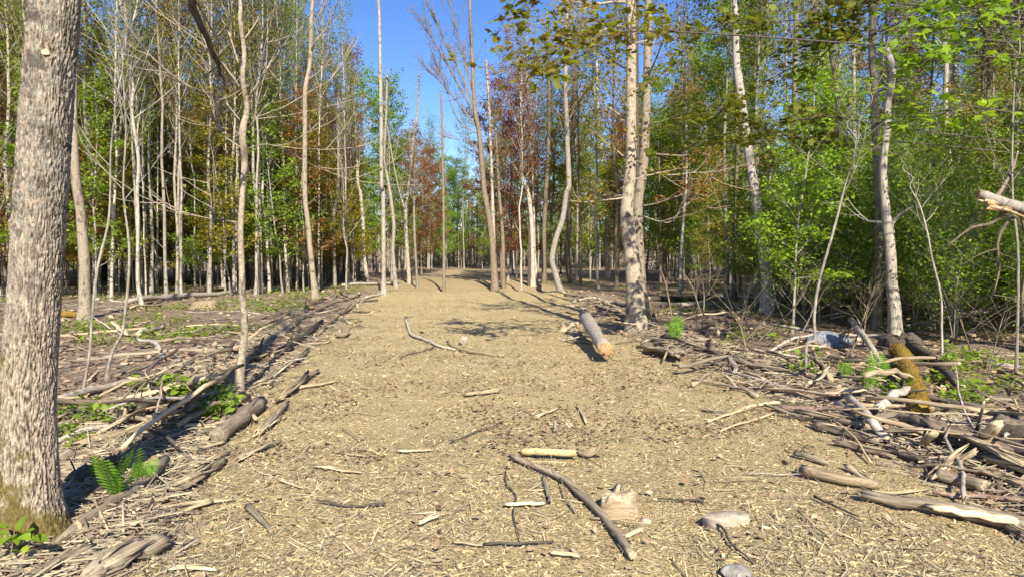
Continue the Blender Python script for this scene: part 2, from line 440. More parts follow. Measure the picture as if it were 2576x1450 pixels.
# ================================================================== GROUND
def build_ground():
    a = np.linspace(-1, 1, 330); xs = 9.0 * a + 600 * np.sign(a) * np.abs(a) ** 9
    t = np.linspace(0, 1, 430); ys = -6 + 3 * t + 26 * t ** 1.6 + 60 * t ** 5 + 900 * t ** 16
    ys = np.concatenate([[-600, -200, -60, -25, -12], ys])
    X, Y = np.meshgrid(xs, ys)
    Z = H(X, Y)
    on = np.clip((np.minimum(X - xl(Y), xr(Y) - X) + 0.8 * (fbm(X * 0.9, Y * 0.9, 4, 40) - 0.5)) / 0.5 + 0.5, 0, 1)
    clr = np.clip((9 - np.abs(X - 0.5)) / 2, 0, 1) * np.clip((Y - 33) / 3, 0, 1) * np.clip((82 - Y) / 6, 0, 1)
    on = np.maximum(on * np.clip((40 - Y) / 6, 0, 1), clr * 0.6)
    ny, nx = X.shape
    i = np.arange(ny - 1)[:, None] * nx + np.arange(nx - 1)[None]
    Q = np.stack([i, i + 1, i + nx + 1, i + nx], -1).reshape(-1, 4)
    me = make_mesh('ground', np.stack([X, Y, Z], -1).reshape(-1, 3), Q, None, True, [M['ground']])
    at_ = me.attributes.new('trail', 'FLOAT', 'POINT'); at_.data.foreach_set('value', on.ravel().astype(np.float32))
    tag(obj('ground', me), 'tan shredded trail through brown leafy forest floor', None, None, 'structure')
build_ground()

# ================================================================== LITTER (uncountable)
def samp(n, d0, d1, ang=42, p=1.0, rng=RNG):
    u = rng.random(n)
    if p == 1.0: d = d0 * (d1 / d0) ** u
    else: d = (d0 ** (1 - p) + u * (d1 ** (1 - p) - d0 ** (1 - p))) ** (1 / (1 - p))
    a = np.radians(rng.uniform(-ang, ang, n))
    return np.stack([d * np.tan(a), d], -1)
def trailness(x, y):
    return np.minimum(x - xl(y), xr(y) - x) + 0.9 * (fbm(x * 0.8, y * 0.8, 3, 44) - 0.5)
def place(n, tmpl, d0, d1, keep, lmin, lmax, wr, tr, tilt, mat, name, label, p=1.0, zoff=0.0, lp=1.0, grow=0.0):
    P = samp(n, d0, d1, p=p); x, y = P[:, 0], P[:, 1]
    k = keep(x, y); x, y = x[k], y[k]; n = len(x)
    L = lmin + (lmax - lmin) * RNG.random(n) ** lp
    L = L * (1 + grow * np.maximum(0, y - 4))
    S = np.stack([L, np.maximum(0.0016 * (1 + 0.12 * y), L * RNG.uniform(wr[0], wr[1], n)), L * RNG.uniform(tr[0], tr[1], n)], -1)
    R = rot(RNG.uniform(0, 6.283, n), RNG.normal(0, tilt, n), RNG.uniform(0, 6.283, n) * 0 + RNG.normal(0, .3, n))
    # tilt along the length too
    R2 = rot(np.zeros(n), np.zeros(n), np.zeros(n)); b = RNG.normal(0, tilt * 0.6, n)
    R2[:, 0, 0] = np.cos(b); R2[:, 0, 2] = np.sin(b); R2[:, 2, 0] = -np.sin(b); R2[:, 2, 2] = np.cos(b)
    pos = np.stack([x, y, H(x, y) + zoff + 0.25 * L * np.abs(np.sin(b))], -1)
    V, T = scatter(tmpl[0], tmpl[1], pos, R @ R2, S)
    me = make_mesh(name, V, None, T, False, [mat])
    tag(obj(name, me), label, None, None, 'stuff')
on_trail = lambda x, y: trailness(x, y) > -0.2
def thin(f, q): return lambda x, y: f(x, y) & (RNG.random(len(x)) < q)
patch = lambda x, y: fbm(x * 1.6, y * 1.6, 3, 60)
FLAKE = (np.array([[-.5, -.3, 0], [.45, -.5, .1], [.5, .35, 0], [-.35, .5, .15]]), np.array([[0, 1, 2], [0, 2, 3]]))
patchy = lambda x, y: on_trail(x, y) & (RNG.random(len(x)) < np.clip(2.6 * (fbm(x * .7, y * .7, 3, 66) - .28), .12, 1))
place(120000, FLAKE, 2.6, 30, on_trail, 0.008, 0.045, (0.10, 0.32), (0.15, 0.5), 0.45, M['flakes'], 'wood_flakes', 'fine pale wood flakes mixed into the trail soil', p=1.4, lp=1.5, grow=0.03)
place(80000, CHIP, 2.6, 34, patchy, 0.010, 0.07, (0.10, 0.3), (0.06, 0.16), 0.42, M['chips'], 'wood_chips', 'pale shredded wood chips covering the trail', p=1.35, lp=2.6, grow=0.02)
place(120000, FIBRE, 2.6, 28, patchy, 0.02, 0.17, (0.012, 0.045), (0.10, 0.6), 0.5, M['fibres'], 'shredded_fibres', 'thin curled shredded bark fibres covering the trail', p=1.35, lp=2.0, grow=0.02)
off_trail = lambda x, y: (trailness(x, y) < 0.35) & (y < 33)
place(36000, CHIP, 2.6, 36, off_trail, 0.03, 0.22, (0.02, 0.07), (0.02, 0.05), 0.28, M['twigs'], 'twig_litter', 'grey twigs and splinters littering the forest floor', p=1.2, lp=2.2, zoff=0.012, grow=0.03)
edge = lambda x, y: (np.minimum(np.abs(x - xl(y) + 0.5), np.abs(x - xr(y) - 0.6)) < 0.75) & (y < 28)
place(64000, CHIP, 2.8, 26, edge, 0.08, 0.42, (0.015, 0.05), (0.012, 0.03), 0.22, M['fibres'], 'slash_splinters', 'long grey splinters heaped along both trail edges', p=1.25, lp=2.0, zoff=0.03, grow=0.02)
def leaves_on_ground(n, d0, d1, keep, s0, s1, tm, mat, name, label, p=1.2):
    P = samp(n, d0, d1, p=p); x, y = P[:, 0], P[:, 1]; k = keep(x, y); x, y = x[k], y[k]; n = len(x)
    s = RNG.uniform(s0, s1, n) * (1 + 0.02 * np.maximum(0, y - 4))
    S = np.stack([s * RNG.uniform(.7, 1.2, n), s, s * RNG.uniform(-.4, 1.0, n)], -1)
    R = rot(RNG.uniform(0, 6.283, n), RNG.normal(0, .45, n), RNG.uniform(0, 6.283, n))
    pos = np.stack([x, y, H(x, y) + RNG.uniform(0.004, 0.03, n)], -1)
    V, T = scatter(tm[0], tm[1], pos, R, S)
    tag(obj(name, make_mesh(name, V, None, T, False, [mat])), label, None, None, 'stuff')
leaves_on_ground(36000, 2.8, 45, lambda x, y: (trailness(x, y) < 0.1) & ((y < 33) | (np.abs(x) > 9)), 0.05, 0.10, LEAF_C, M['litter'], 'fallen_leaves', 'dry tan fallen leaves on the forest floor')
leaves_on_ground(42000, 2.8, 26, lambda x, y: (trailness(x, y) > -0.2) & (patch(x, y) + .12 * np.exp(-((y - 9.5) / 3.5) ** 2) + .03 * (x > 0) - .3 * (y < 5.4) + RNG.normal(0, .05, len(x)) > 0.61), 0.02, 0.048, LEAF_C, M['redlitter'], 'crushed_red_leaves', 'crushed reddish leaves in patches on the trail')
leaves_on_ground(1300, 2.8, 14, lambda x, y: (trailness(x, y) > -0.2), 0.03, 0.06, LEAF_C, M['litter'], 'scattered_dry_leaves', 'single dry brown leaves scattered over the trail')

# ================================================================== TREES
def arc(p0, d, L, n, up, wob, rng):
    d = np.array(d, float); d /= np.linalg.norm(d); P = [np.array(p0, float)]; s = L / (n - 1)
    for i in range(n - 1):
        d = d + np.array([0, 0, up]) * s / max(L, .01) + rng.normal(0, wob, 3)
        d /= np.linalg.norm(d); P.append(P[-1] + d * s)
    return np.array(P)
def interp_path(P, R, z):
    i = int(np.clip(np.searchsorted(P[:, 2], z) - 1, 0, len(P) - 2))
    t = np.clip((z - P[i, 2]) / max(1e-6, P[i + 1, 2] - P[i, 2]), 0, 1)
    return P[i] * (1 - t) + P[i + 1] * t, R[i] * (1 - t) + R[i + 1] * t
def grow(mb, P, R, rng, z0, z1, nb, bl, el=45, up=0.6, twigs=6, tl=0.5, prof='cone', az0=None, azs=180, rk=0.45, mk=4):
    """branches on a trunk; returns leaf anchor points"""
    A = []
    az = rng.uniform(0, 360)
    for b in range(nb):
        f = (b + rng.uniform(0, 1)) / nb; z = z0 + (z1 - z0) * f
        p, r = interp_path(P, R, z)
        az += 137.5 + rng.normal(0, 20)
        a = math.radians(az if az0 is None else az0 + rng.uniform(-azs, azs))
        L = bl * (1.0 - 0.72 * f if prof == 'cone' else (0.35 + 1.3 * f * (1.6 - f)) if prof == 'vase' else (.45 + .75 * math.sin(math.pi * min(1, .12 + .86 * f))) if prof == 'dome' else 1.0) * rng.uniform(.55, 1.15)
        e = math.radians(np.clip(el + rng.normal(0, 10) + 20 * f, -30, 82))
        d = (math.cos(a) * math.cos(e), math.sin(a) * math.cos(e), math.sin(e))
        n = 6
        Q = arc(p, d, L, n, up, 0.10, rng)
        r0 = min(rk * r, 0.006 + L * 0.011)
        tube(mb, Q, np.linspace(r0, r0 * 0.22 + .0015, n), mk, cap1=False)
        nt = max(2, int(twigs * L / bl + .5))
        for t in range(nt):
            g = 0.22 + 0.78 * (t + rng.random()) / nt
            i = min(n - 2, int(g * (n - 1))); q = Q[i] + (Q[i + 1] - Q[i]) * (g * (n - 1) - i)
            td = Q[i + 1] - Q[i]; td /= np.linalg.norm(td)
            side = np.cross(td, (0, 0, 1)); side /= np.linalg.norm(side) + 1e-6
            dd = td * 0.8 + side * (1 if t % 2 else -1) * rng.uniform(.5, 1.1) + np.array([0, 0, rng.normal(.1, .25)])
            l = tl * rng.uniform(.5, 1.3)
            W = arc(q, dd, l, 4, up * 0.5, 0.12, rng)
            tube(mb, W, np.linspace(max(.0025, r0 * .3), .0012, 4), 3, cap1=False)
            A.append(W[1:])
        A.append(Q[3:])
    return np.concatenate(A) if A else np.zeros((0, 3))
def leaves(name, A, n, sig, size, mat, rng, tm=LEAF_D, tilt=0.55, droop=0.0, flat=0.5):
    wt = np.cumsum(rng.random(len(A)) ** 2.5 + .02); i = np.searchsorted(wt / wt[-1], rng.random(n))
    i = np.clip(i, 0, len(A) - 1); pos = A[i] + rng.normal(0, sig, (n, 3)) * np.array([1, 1, flat])
    s = size * rng.uniform(.6, 1.25, n)
    S = np.stack([s, s, s * rng.uniform(-.5, 1.6, n)], -1)
    R = rot(rng.uniform(0, 6.283, n), rng.normal(droop, tilt, n), rng.uniform(0, 6.283, n))
    V, T = scatter(tm[0], tm[1], pos, R, S)
    return make_mesh(name, V, None, T, False, [mat])
def wavy(hh, r0, rng, n=14, lean=0.04, wob=0.05, tip=0.15):
    z = np.linspace(-0.2, hh, n); x = np.cumsum(rng.normal(0, wob, n)) * .6; y = np.cumsum(rng.normal(0, wob, n)) * .6
    x += z * rng.normal(0, lean); y += z * rng.normal(0, lean)
    x -= x[0]; y -= y[0]
    P = np.stack([x, y, z], -1)
    f = np.clip(z / hh, 0, 1); R = r0 * ((1 - f) ** 0.8 * (1 - tip) + tip) * (1 + 0.5 * np.exp(-np.clip(z, 0, 9) / 0.18))
    return P, R

def tree_template(kind, seed):
    rng = np.random.default_rng(seed); mb = MB()
    if kind == 'slender':
        hh = rng.uniform(13, 17); P, R = wavy(hh, rng.uniform(.06, .095), rng, 16, .035, .085)
        tube(mb, P, R, 8); bare = rng.integers(2, 6)
        grow(mb, P, R, rng, 1.5, hh * .55, int(bare), 1.1, 40, .3, 3, .4, 'flat')
        A = grow(mb, P, R, rng, hh * .45, hh * .99, 30, 2.0, 46, .7, 8, .65, 'dome')
        L = leaves('crown', A, 3200, .18, .108, M['leaf_olive'], rng)
    elif kind == 'maple':
        hh = rng.uniform(10.5, 13.5); P, R = wavy(hh, rng.uniform(.055, .085), rng, 14, .02, .06)
        tube(mb, P, R, 7)
        A = grow(mb, P, R, rng, 1.6, hh * .98, 46, 2.3, 26, .35, 9, .6, 'dome')
        L = leaves('crown', A, 11500, .20, .122, M['leaf_olive'], rng, tilt=.75, flat=.4)
    elif kind == 'sapling':
        hh = rng.uniform(4.5, 7); P, R = wavy(hh, rng.uniform(.022, .035), rng, 10, .05, .06)
        tube(mb, P, R, 5)
        A = grow(mb, P, R, rng, .9, hh * .97, 28, 1.5, 28, .3, 7, .42, 'cone')
        L = leaves('crown', A, 4200, .14, .085, M['leaf_green'], rng, tilt=.75, flat=.4)
    elif kind == 'shrub':
        P, R = wavy(rng.uniform(2.6, 4.0), .018, rng, 8, .1, .06); tube(mb, P, R, 5)
        A = [grow(mb, P, R, rng, .3, P[-1, 2] * .97, 26, 1.25, 35, .35, 8, .35, 'flat')]
        for q in range(3):
            P2 = arc((0, 0, -.1), (rng.normal(0, .5), rng.normal(0, .5), 1), rng.uniform(2, 3.4), 8, .2, .08, rng)
            R2 = np.linspace(.014, .004, 8); tube(mb, P2, R2, 4)
            A.append(grow(mb, P2, R2, rng, .4, P2[-1, 2] * .97, 14, 1.0, 30, .3, 7, .32, 'flat'))
        A = np.concatenate(A)
        L = leaves('crown', A, 4800, .10, .06, M['leaf_small'], rng, tilt=.75, flat=.4)
    elif kind == 'bare':
        hh = rng.uniform(7, 11); P, R = wavy(hh, rng.uniform(.03, .05), rng, 12, .06, .10); tube(mb, P, R, 6)
        A = grow(mb, P, R, rng, 2.0, hh * .98, 24, 2.6, 48, .5, 9, .6, 'flat')
        L = leaves('crown', A, 160, .08, .05, M['leaf_bud'], rng)
    elif kind == 'pine':
        hh = rng.uniform(15, 18); P, R = wavy(hh, .17, rng, 14, .01, .03); tube(mb, P, R, 9)
        grow(mb, P, R, rng, 1.6, 8, 40, 1.9, 5, .1, 9, .4, 'flat')
        A = grow(mb, P, R, rng, 6, hh * .99, 60, 2.8, 12, .35, 10, .5)
        i = rng.integers(0, len(A), 9000); pos = A[i] + rng.normal(0, .1, (9000, 3))
        S = np.stack([np.full(9000, .012), np.full(9000, .16), np.full(9000, .01)], -1)
        Rr = rot(rng.uniform(0, 6.28, 9000), rng.normal(.5, .5, 9000), rng.uniform(0, 6.28, 9000))
        V, T = scatter(np.array([[-1, 0, 0], [1, 0, 0], [.3, 1, 0], [-.3, 1, 0.]]), np.array([[0, 1, 2], [0, 2, 3]]), pos, Rr, S)
        L = make_mesh('crown', V, None, T, False, [M['needle']])
    tm_ = mb.mesh('trunk', [M['bark_grey']])
    return tm_, L
TEMPL = {k: [tree_template(k, 100 * i + j) for j in range(n)] for i, (k, n) in enumerate([('slender', 6), ('maple', 6), ('sapling', 5), ('shrub', 5), ('bare', 4), ('pine', 2)])}
NAMES = {'slender': 'slender_tree', 'maple': 'leafy_maple', 'sapling': 'leafy_sapling', 'shrub': 'understory_shrub', 'bare': 'bare_sapling', 'pine': 'pine_tree'}
CATS = {'slender': 'tree', 'maple': 'tree', 'sapling': 'sapling', 'shrub': 'shrub', 'bare': 'sapling', 'pine': 'tree'}
MARKS_L = [(0, 'behind the big foreground trunk'), (215, 'behind the thick lichen trunk'), (290, 'behind the thin leaning sapling'), (360, 'behind the crooked young tree'), (465, 'behind the pale leaning tree'), (540, 'left of the main thin tree'), (610, 'behind the main thin tree'), (690, 'right of the main thin tree'), (785, 'behind the tall forked tree'), (880, 'left of the nearly white tree'), (960, 'behind the nearly white tree'), (1060, 'at the left clearing corner'), (1180, 'left of the leaning centre tree')]
MARKS_R = [(1280, 'right of the leaning centre tree'), (1350, 'behind the pale spotted tree'), (1420, 'behind the S-bent tree'), (1520, 'behind the forked pale tree'), (1610, 'behind the twin trunks'), (1700, 'right of the twin trunks'), (1790, 'left of the grey dead snag'), (1900, 'behind the grey dead snag'), (2000, 'right of the grey dead snag'), (2090, 'above the blue-grey boulder'), (2160, 'left of the broken topped snag'), (2230, 'behind the broken topped snag'), (2330, 'right of the broken topped snag'), (2420, 'near the right frame corner'), (2530, 'at the right frame edge')]
LEAFW = {'leaf_green': 'green', 'leaf_lime': 'lime', 'leaf_olive': 'olive', 'leaf_copper': 'copper', 'leaf_red': 'dark red', 'leaf_bud': 'barely budding', 'leaf_small': 'fresh green', 'needle': 'dark'}
BARKW = {'bark_pale': 'pale', 'bark_grey': 'grey', 'bark_brown': 'brown', 'bark_dark': 'dark'}
KINDW = {'slender': 'slender tree', 'maple': 'bushy young maple', 'sapling': 'low leafy sapling', 'shrub': 'small-leaved shrub', 'bare': 'twiggy bare young tree', 'pine': 'pine'}
def auto_label(kind, x, y, scale, bark, leaf):
    if y < 6: return None
    if abs(x) > .76 * y: return '%s %s, %s leaves, just outside the %s frame edge' % (BARKW[bark], KINDW[kind], LEAFW[leaf], 'left' if x < 0 else 'right')
    u = 1287.5 + F * x / y
    mk = min(MARKS_L + MARKS_R, key=lambda m: abs(m[0] - u))[1]
    dep = 'front rank' if y < 27 else 'middle rank' if y < 40 else 'back rank' if y < 60 else 'far rank'
    return '%s %s, %s leaves, %s, %s' % (BARKW[bark], KINDW[kind], LEAFW[leaf], dep, mk) if kind not in ('shrub', 'bare') else '%s %s, %s, %s' % (LEAFW[leaf] if kind == 'shrub' else BARKW[bark] + '-barked', KINDW[kind], dep, mk)
def put(kind, x, y, scale, bark, leaf, label, group, rng, crown=True, sz=None):
    tmh, lm = TEMPL[kind][int(rng.integers(0, len(TEMPL[kind])))]
    e = empty(NAMES[kind], (x, y, float(H(x, y)) - .03))
    e.rotation_euler = (rng.normal(0, .02), rng.normal(0, .02), rng.uniform(0, 6.283)); e.scale = (scale, scale, scale * (sz or 1))
    tag(e, (auto_label(kind, x, y, scale, bark, leaf) or label) if group else label, CATS[kind], group)
    t = obj('trunk', tmh, e); t.material_slots[0].link = 'OBJECT'; t.material_slots[0].material = M[bark]
    if crown:
        c = obj('crown', lm, e); c.material_slots[0].link = 'OBJECT'; c.material_slots[0].material = M[leaf]
    return e

def left_edge(y):   # forest begins left of this x
    return np.interp(y, [20, 24, 29, 38, 50, 75, 90], [-30, -17, -10.2, -8.2, -7.6, -7.5, -7.5])
def right_edge(y):
    return np.interp(y, [9, 14, 20, 30, 40, 55, 90], [9.5, 6.0, 5.6, 6.0, 7.6, 8.0, 8.0])
frng = np.random.default_rng(77)
def spots(n, x0, x1, y0, y1, ok, dmin, taken):
    out = []; tries = 0
    while len(out) < n and tries < n * 200:
        tries += 1
        y = frng.uniform(y0, y1); x = frng.uniform(x0, x1)
        if not ok(x, y) or abs(x) > y * .84 + 3: continue
        uu = 1287.5 + F * x / y
        if 900 < uu < 1288 and y < 78: continue
        if (y < 19.5 and 1820 < uu < 1975) or (y < 14.5 and 2170 < uu < 2300) or (y < 16 and 2010 < uu < 2160): continue
        if any((x - a) ** 2 + (y - b) ** 2 < dmin * dmin for a, b in taken): continue
        taken.append((x, y)); out.append((x, y))
    return out

def smooth_path(P, n):
    P = np.asarray(P, float)
    if len(P) < 3:
        t = np.linspace(0, 1, n)[:, None]; return P[0] + (P[-1] - P[0]) * t
    X = np.concatenate([[2 * P[0] - P[1]], P, [2 * P[-1] - P[-2]]])
    out = []
    per = max(1, int(round(n / (len(P) - 1))))
    for i in range(1, len(X) - 2):
        a, b, c, d = X[i - 1], X[i], X[i + 1], X[i + 2]
        for j in range(per):
            t = j / per
            out.append(.5 * ((2 * b) + (c - a) * t + (2 * a - 5 * b + 4 * c - d) * t * t + (3 * b - a - 3 * c + d) * t ** 3))
    out.append(P[-1]); return np.array(out)

TAKEN = []
def traced(name, label, pts, bark, hh=None, crown=None, br=None, d=None, cat='tree', extra=(), k=9, seed=0, group=None, bare=0, flare=.35, low=None, broken=False, tilt=0.0):
    rng = np.random.default_rng(1000 + seed)
    b = G(pts[0][0], pts[0][1])
    if d is not None:
        b = at(pts[0][0], pts[0][1], d); b[2] = float(H(b[0], b[1]))
    d = b[1]; ca = math.cos(math.atan2(b[0], b[1]))
    pts = [(u, v, w * ca) for u, v, w in pts]
    TAKEN.append((b[0], b[1]))
    P = [np.array([0, 0, -.25])]; R = [pts[0][2] * d / F / 2]
    for i, (u, v, w) in enumerate(pts):
        p = at(u, v, d) - b if i else np.zeros(3)
        p[1] += rng.normal(0, .012) * p[2] + tilt * p[2]
        P.append(p); R.append(w * d / F / 2)
    if hh and hh > P[-1][2] + .5:
        n = 5; s = P[-1].copy(); r = R[-1]; dr = P[-1] - P[-3]; dr /= np.linalg.norm(dr); dr[2] = max(dr[2], .9)
        for i in range(1, n + 1):
            f = i / n
            P.append(s + dr * (hh - s[2]) * f + np.array([rng.normal(0, .08), rng.normal(0, .08), 0])); R.append(r * (1 - .85 * f))
    P = np.array(P); R = np.array(R)
    Rs = np.stack([R, R, R], -1)
    n = len(P) * 3
    Q = smooth_path(P, n); R = smooth_path(Rs, n)[:, 0]
    R = R * (1 + flare * np.exp(-np.clip(Q[:, 2], 0, 9) / (.25 + R[0])))
    mb = MB()
    rad = 1 + rng.normal(0, .03, (len(Q), k)) + .05 * np.sin(np.arange(k) * 2 * math.pi / k * 3 + rng.uniform(0, 6))[None] * np.exp(-np.clip(Q[:, 2:3], 0, 9) / .4) * 3
    tube(mb, Q, R, k, rad)
    if broken:   # splintered top
        for q in range(7):
            a = q * .9; o = Q[-1] + R[-1] * .7 * np.array([math.cos(a), math.sin(a), -.3])
            tube(mb, [o - np.array([0, 0, .3]), o + np.array([rng.normal(0, .02), rng.normal(0, .02), rng.uniform(.05, .4)])], [R[-1] * .35, R[-1] * .04], 4)
    A = []
    zt = Q[-1, 2]
    if low:  A.append(grow(mb, Q, R, rng, low[0], low[1], low[2], low[3], low[4], .3, low[5], .45, 'flat', mk=5))
    if br:   A.append(grow(mb, Q, R, rng, zt * br[0], zt * .98, br[1], br[2], br[3], br[4] if len(br) > 4 else .6, br[5] if len(br) > 5 else 6, .5))
    for e in extra:   # visible side limbs: (points, r0, leafy twigs)
        lp = [at(u, v, d) - b for u, v in e[0]]
        for q in lp: q[1] += rng.normal(0, .15)
        lp[0][1] = interp_path(Q, R, lp[0][2])[0][1]
        lp = smooth_path(np.array(lp), 8); rr = np.linspace(e[1], e[1] * .25, len(lp)); tube(mb, lp, rr, 5)
        if len(e) > 2 and e[2]:
            for q in range(e[2]):
                f = rng.uniform(.15, 1) * (len(lp) - 1.01); i = int(f); p = lp[i] + (lp[i + 1] - lp[i]) * (f - i)
                dd = (lp[i + 1] - lp[i]); dd /= np.linalg.norm(dd)
                W = arc(p, dd + rng.normal(0, .38, 3), rng.uniform(.5, 1.7), 5, .6, .07, rng)
                tube(mb, W, np.linspace(max(.004, e[1] * .25), .0015, 5) + .00022 * d, 3); A.append(W[2:])
                for z in range(2):
                    W2 = arc(W[rng.integers(1, 4)], dd + rng.normal(0, .45, 3), rng.uniform(.3, .8), 4, .5, .07, rng)
                    tube(mb, W2, np.linspace(.004, .0012, 4) + .0002 * d, 3); A.append(W2[1:])
    e = empty(name, b); tag(e, label, cat, group)
    obj('trunk', mb.mesh('trunk', [M[bark]]), e)
    if crown and A:
        obj('crown', leaves('crown', np.concatenate(A), crown[1], crown[3] if len(crown) > 3 else .14, crown[2], M[crown[0]], rng), e)
    return e

BR = (.5, 22, 2.2, 50)
OL = ('leaf_olive', 1500, .085); CO = ('leaf_copper', 1600, .085); GR = ('leaf_green', 1500, .085); BU = ('leaf_bud', 500, .05); RD = ('leaf_red', 1500, .085)
# ---- left side
traced('tree', 'thick pale trunk with dark lichen patches just right of the big foreground trunk', [(213, 803, 32), (213, 700, 31), (213, 650, 30), (200, 533, 27), (193, 433, 26), (188, 300, 17), (186, 150, 15)], 'bark_twin', 15, OL, BR, seed=1)
traced('tree', 'straight pale trunk second to the right of the big foreground trunk', [(243, 745, 15), (238, 700, 13), (235, 516, 12), (230, 433, 12), (217, 267, 11), (210, 133, 9), (208, 33, 8)], 'bark_pale', 16, OL, BR, seed=2)
traced('sapling', 'thin leaning grey sapling rising close beside the big foreground trunk', [(210, 988, 8), (213, 963, 8), (227, 883, 8), (233, 783, 8), (247, 666, 8), (267, 566, 7), (272, 483, 6), (276, 380, 5), (290, 250, 4)], 'bark_grey', 5.6, ('leaf_bud', 60, .04), (.45, 14, 1.4, 45, .5, 7), seed=3, cat='sapling', k=6)
traced('sapling', 'crooked thin grey sapling with a bend at its foot on the left', [(267, 956, 9), (283, 883, 9), (307, 836, 8), (315, 783, 8), (322, 683, 8), (320, 600, 7), (310, 483, 6), (318, 330, 5)], 'bark_grey', 5.2, ('leaf_bud', 60, .04), (.4, 14, 1.3, 45, .5, 7), seed=4, cat='sapling', k=6)
traced('tree', 'crooked pale young tree leaning out over the fallen log on the left', [(360, 776, 12), (348, 723, 11), (347, 650, 10), (347, 550, 10), (343, 483, 10), (350, 400, 9), (333, 283, 8), (328, 217, 8), (327, 117, 7), (333, 67, 6), (337, 27, 5)], 'bark_pale', 12, BU, (.42, 24, 2.4, 48), seed=5)
traced('tree', 'thin wavy pale tree between the second trunk and the crooked young tree', [(275, 746, 9), (277, 666, 8), (283, 566, 8), (280, 483, 8), (287, 467, 7), (295, 350, 7), (307, 283, 6), (300, 150, 5)], 'bark_pale', 13, BU, (.4, 20, 2.2, 45), seed=6)
traced('tree', 'pale tree leaning slightly left in the middle of the left wood', [(487, 710, 10), (477, 650, 9), (470, 566, 9), (463, 483, 9), (458, 300, 8), (450, 200, 8), (440, 83, 7), (437, 0, 6)], 'bark_pale', 18, OL, BR, seed=7)
traced('tree', 'pale straight tree left of the leaning one in the left wood', [(453, 706, 10), (443, 516, 9), (427, 433, 9), (417, 300, 8), (407, 167, 8), (403, 33, 7)], 'bark_grey', 17, BU, BR, seed=8)
traced('tree', 'thin straight pole tree behind the crooked young tree', [(372, 723, 6), (370, 483, 6), (372, 400, 5), (373, 283, 5), (377, 183, 4)], 'bark_grey', 13, OL, BR, seed=9)
traced('tree', 'thin pole tree left of the main thin tree', [(530, 716, 7), (533, 616, 7), (540, 533, 6), (548, 420, 6), (556, 300, 5)], 'bark_pale', 13, CO, BR, seed=10)
traced('tree', 'pale tree with a bend leaning left behind the main thin tree', [(562, 723, 9), (555, 616, 9), (550, 483, 8), (533, 350, 8), (515, 300, 8), (503, 200, 7), (497, 100, 6), (490, 0, 5)], 'bark_pale', 17, CO, BR, seed=11)
traced('tree', 'main thin mottled tree standing alone in the left slash with short side limbs', [(597, 990, 28), (603, 930, 23), (607, 900, 21), (617, 816, 19), (613, 750, 17), (607, 666, 16), (608, 583, 15.5), (610, 483, 15), (610, 400, 18), (613, 333, 19), (613, 267, 15), (615, 200, 13), (612, 133, 12), (605, 50, 11), (603, 0, 10)], 'bark_twin', 8.5, ('leaf_bud', 250, .05), (.62, 22, 1.9, 40), seed=12, k=10,
       extra=[([(606, 372), (560, 340), (520, 315), (430, 285)], .010, 5), ([(620, 245), (660, 222), (690, 120), (722, 95)], .012, 8), ([(622, 372), (690, 370), (760, 395)], .008, 3), ([(600, 300), (540, 240), (470, 220)], .007, 5), ([(608, 105), (640, 20), (660, -40)], .009, 4), ([(604, 560), (500, 545), (370, 520)], .007, 4), ([(622, 330), (650, 310), (662, 240)], .008, 4), ([(600, 160), (560, 60), (480, -60)], .010, 6), ([(604, 220), (530, 130), (380, 20), (280, -40)], .009, 8)])
traced('tree', 'grey tree just right of the main thin tree', [(658, 730, 10), (655, 583, 9), (652, 483, 8), (650, 433, 8), (640, 300, 7), (633, 167, 7), (627, 67, 6)], 'bark_pale', 16, GR, BR, seed=13)
traced('tree', 'tall pale tree with a forked limb near the frame top left of the sky gap', [(793, 752, 17), (783, 650, 14), (773, 550, 13), (767, 483, 13), (767, 300, 12), (770, 227, 12), (777, 150, 11), (782, 50, 10), (783, 0, 9)], 'bark_twin', 14, BU, (.75, 10, 1.5, 50), seed=14, extra=[([(780, 125), (795, 110), (815, 80), (830, 62)], .05, 4), ([(776, 200), (800, 180), (832, 140)], .025, 5)])
traced('tree', 'slim pale tree leaning against the tall forked one', [(803, 716, 9), (793, 583, 8), (790, 483, 8), (783, 433, 8), (780, 330, 7)], 'bark_pale', 13, OL, BR, seed=15)
traced('tree', 'thin pale tree between the grey tree and the tall forked tree', [(683, 730, 7), (680, 583, 7), (678, 483, 6), (690, 400, 6), (697, 367, 6), (683, 267, 5), (680, 150, 4)], 'bark_pale', 14, GR, BR, seed=16)
traced('tree', 'slender grey tree right of the tall forked tree', [(843, 723, 8), (840, 550, 8), (850, 483, 7), (850, 400, 7), (848, 233, 6), (833, 183, 5)], 'bark_grey', 13, CO, BR, seed=17)
traced('broken_snag', 'short pale broken-off trunk in the left wood', [(722, 710, 13), (721, 680, 12), (720, 645, 11)], 'snag', None, seed=18, broken=True, cat='snag')
traced('tree', 'nearly white slender tall tree standing left of the sky gap', [(965, 742, 14), (965, 700, 11), (965, 616, 11), (963, 483, 10.5), (960, 467, 10), (958, 300, 9.5), (956, 167, 9), (953, 33, 8), (951, 0, 8)], 'bark_pale', 16, BU, (.7, 14, 1.6, 60), seed=19)
traced('tree', 'curving pale tree directly right of the nearly white one', [(996, 723, 10), (988, 633, 9), (991, 566, 9), (981, 483, 8), (968, 400, 7), (970, 300, 6), (971, 200, 5)], 'bark_pale', 12, BU, BR, seed=20)
traced('tree', 'pale tree left of the nearly white one at the trail edge', [(926, 713, 10), (916, 650, 9), (913, 550, 9), (906, 483, 8), (901, 467, 8), (895, 333, 7), (885, 230, 6)], 'bark_pale', 13, CO, BR, seed=21)
traced('tree', 'thin grey tree at the left trail edge two left of the nearly white one', [(880, 713, 7), (873, 633, 6), (870, 483, 6), (862, 330, 5)], 'bark_grey', 12, RD, BR, seed=22)
